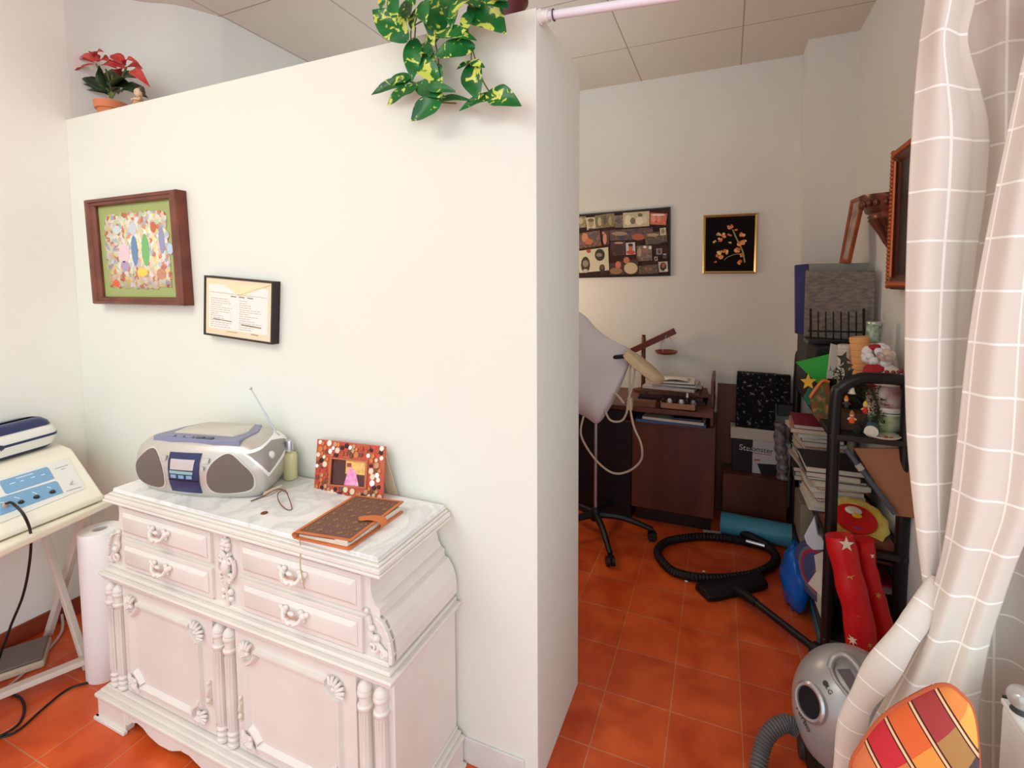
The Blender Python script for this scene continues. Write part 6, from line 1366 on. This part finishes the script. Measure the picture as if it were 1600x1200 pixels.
LV = [((345,285),(100,70),160),((215,-60),(165,75),95),((260,-40),(280,190),80),((390,0),(345,185),150),((450,60),(395,235),100),((600,10),(555,335),170),((700,20),(688,215),100),((800,-5),(660,150),100),((850,35),(1092,252),190),((960,-40),(1105,70),110),((832,90),(765,255),80),((590,250),(875,300),110),((835,350),(545,420),130),((560,380),(515,432),50),((415,305),(398,600),120),((455,345),(560,405),90),((440,420),(612,640),140),((570,490),(612,640),100),((375,570),(205,630),90),((372,590),(92,700),85),((412,645),(208,785),120),((435,630),(645,722),100),((500,632),(732,680),66),((592,740),(382,892),140),((570,745),(855,748),60),((1015,700),(735,820),80),((965,690),(1203,782),125),((828,490),(885,745),140),((830,455),(935,502),50),((835,458),(722,512),46),((530,230),(560,340),70),((480,20),(500,180),110),((740,-40),(900,60),120),((620,-60),(700,60),110),((330,-60),(420,40),110),((1000,-60),(1095,10),90)]
mb = MB()
def iv(u, v, Y): return P(560 + u/4.706, v/4.706, Y=Y)
for i, (a, b_, w_) in enumerate(LV):
    Y0 = 1.215 - rnd.uniform(0, .03) if max(a[1], b_[1]) > 300 else 1.205 - rnd.uniform(0, .07)
    p0, p1 = iv(*a, Y0), iv(*b_, Y0 - rnd.uniform(.0, .03)); ww = w_/4.706/F*1.8
    leaf(mb, p0, p1, ww, (rnd.uniform(-.3, .5), -1, rnd.uniform(.0, .6)), .07, True, .22, .5)
obj('leaves', mb, M_ivy, t, smooth=60, solid=.0008, off=0, sub=1)
mb = MB()
for ln in ([(600,-30),(560,100),(400,200),(388,310)], [(560,300),(580,380),(585,480),(520,600),(460,640),(540,740)], [(800,220),(828,350),(830,460)], [(835,350),(900,560),(975,690),(1020,720)], [(420,200),(412,310)], [(380,600),(440,640),(560,740),(720,760)], [(900,-20),(840,40),(800,250)], [(560,-20),(600,60),(560,240)], [(460,620),(380,600)]):
    mb.tube(smoothline([iv(u, v, 1.222) for u, v in ln], 5), .0022, 6)
obj('stems', mb, M_stem, t)
# poinsettia in terracotta pot and small figurine
pp_ = V((-2.44, 1.345, 2.237)); q = P(174, 172, Z=2.237); pp_.x = q.x*1.0 - .0; 
pot_c = V((P(174, 160, Y=1.36).x, 1.36, 2.238))
t = thing('poinsettia', 'red artificial poinsettia in terracotta pot on the partition', 'plant', pot_c)
obj('pot', MB().lathe([(.040, 0), (.052, .055), (.060, .056), (.064, .088), (.058, .088), (.052, .07)], pot_c, n=28), mat('terracotta', rgb(222, 130, 88), .7, var=.08), t, smooth=40)
def pz(x, y, Y): return P(x/4, y/4, Y=Y)
M_bract = mat('red_bract', rgb(176, 34, 44), .55, col2=rgb(206, 84, 70), vscale=14); M_gl2 = mat('dark_leaf', rgb(64, 84, 44), .5, col2=rgb(36, 50, 38), vscale=16)
mb = MB(); rnd = random.Random(6)
for (a, b_, w_) in (((610,390),(552,318),55),((600,385),(500,355),45),((600,395),(435,432),38),((590,400),(460,515),48),((620,385),(690,385),60),((640,405),(735,430),60),((600,370),(650,325),45),((790,410),(690,345),60),((790,420),(895,432),60),((830,440),(942,548),55),((790,430),(640,410),55),((780,415),(870,395),40),((770,425),(755,478),60)):
    leaf(mb, pz(*a, 1.33), pz(*b_, 1.33 - rnd.uniform(-.04, .06)), w_*1.15/4/F*2.2, (rnd.uniform(-.2,.5), -1, 1.0), .12, False, .3, .4)
obj('red_bracts', mb, M_bract, t, smooth=60, solid=.0008, off=0)
mb = MB()
for (a, b_, w_) in (((690,590),(505,485),60),((690,590),(505,612),60),((690,600),(480,515),40),((700,560),(620,405),70),((720,560),(700,430),90),((740,570),(800,440),90),((740,580),(880,490),90),((740,590),(930,615),70),((700,580),(560,560),70),((760,580),(900,545),70),((690,560),(640,470),90),((720,580),(840,560),80)):
    leaf(mb, pz(*a, 1.37), pz(*b_, 1.36 - rnd.uniform(-.05, .06)), w_*1.3/4/F*2.2, (rnd.uniform(-.2,.5), -1, 1.0), .12, False, .3, .4)
obj('green_leaves', mb, M_gl2, t, smooth=60, solid=.0008, off=0)
mb = MB()
for (a, b_) in (((690,610),(600,400)), ((700,610),(790,420)), ((700,615),(700,470)), ((700,615),(660,430))): mb.tube(smoothline([pz(*a, 1.36), pz((a[0]+b_[0])/2 + 8, (a[1]+b_[1])/2, 1.36), pz(*b_, 1.34)], 4), .004, 6)
obj('stems', mb, M_stem, t)
fc = V((P(217, 155, Y=1.30).x, 1.30, 2.238)); t = thing('angel_figurine', 'small curly-haired figurine standing beside the terracotta pot', 'figurine', fc)
M_fs = mat('figure_skin', rgb(226, 190, 160), .6)
mb = MB(); mb.lathe([(.02, 0), (.022, .02), (.016, .04), (.008, .05), (.009, .054)], fc, n=18); obj('body', mb, mat('ochre_robe', rgb(196, 150, 110), .6), t, smooth=50)
mb = MB(); mb.sph(fc + V((0, 0, .068)), (.017, .016, .018)); mb.sph(fc + V((.004, -.016, .066)), (.003, .004, .003), 8, 6); obj('head', mb, M_fs, t)
mb = MB()
for k in range(16): a = k*2.4; h_ = .075 + .012*sin(k*1.1); mb.sph(fc + V((cos(a)*.014, .004 + abs(sin(a))*.012, h_)), .008, 8, 6)
obj('hair', mb, mat('brown_curls', rgb(86, 70, 60), .8), t)
mb = MB()
for s in (-1, 1): mb.tube(smoothline([fc + V((s*.012, -.004, .044)), fc + V((s*.022, -.012, .034)), fc + V((s*.006, -.022, .036))], 4), .0045, 7)
obj('arms', mb, M_fs, t)
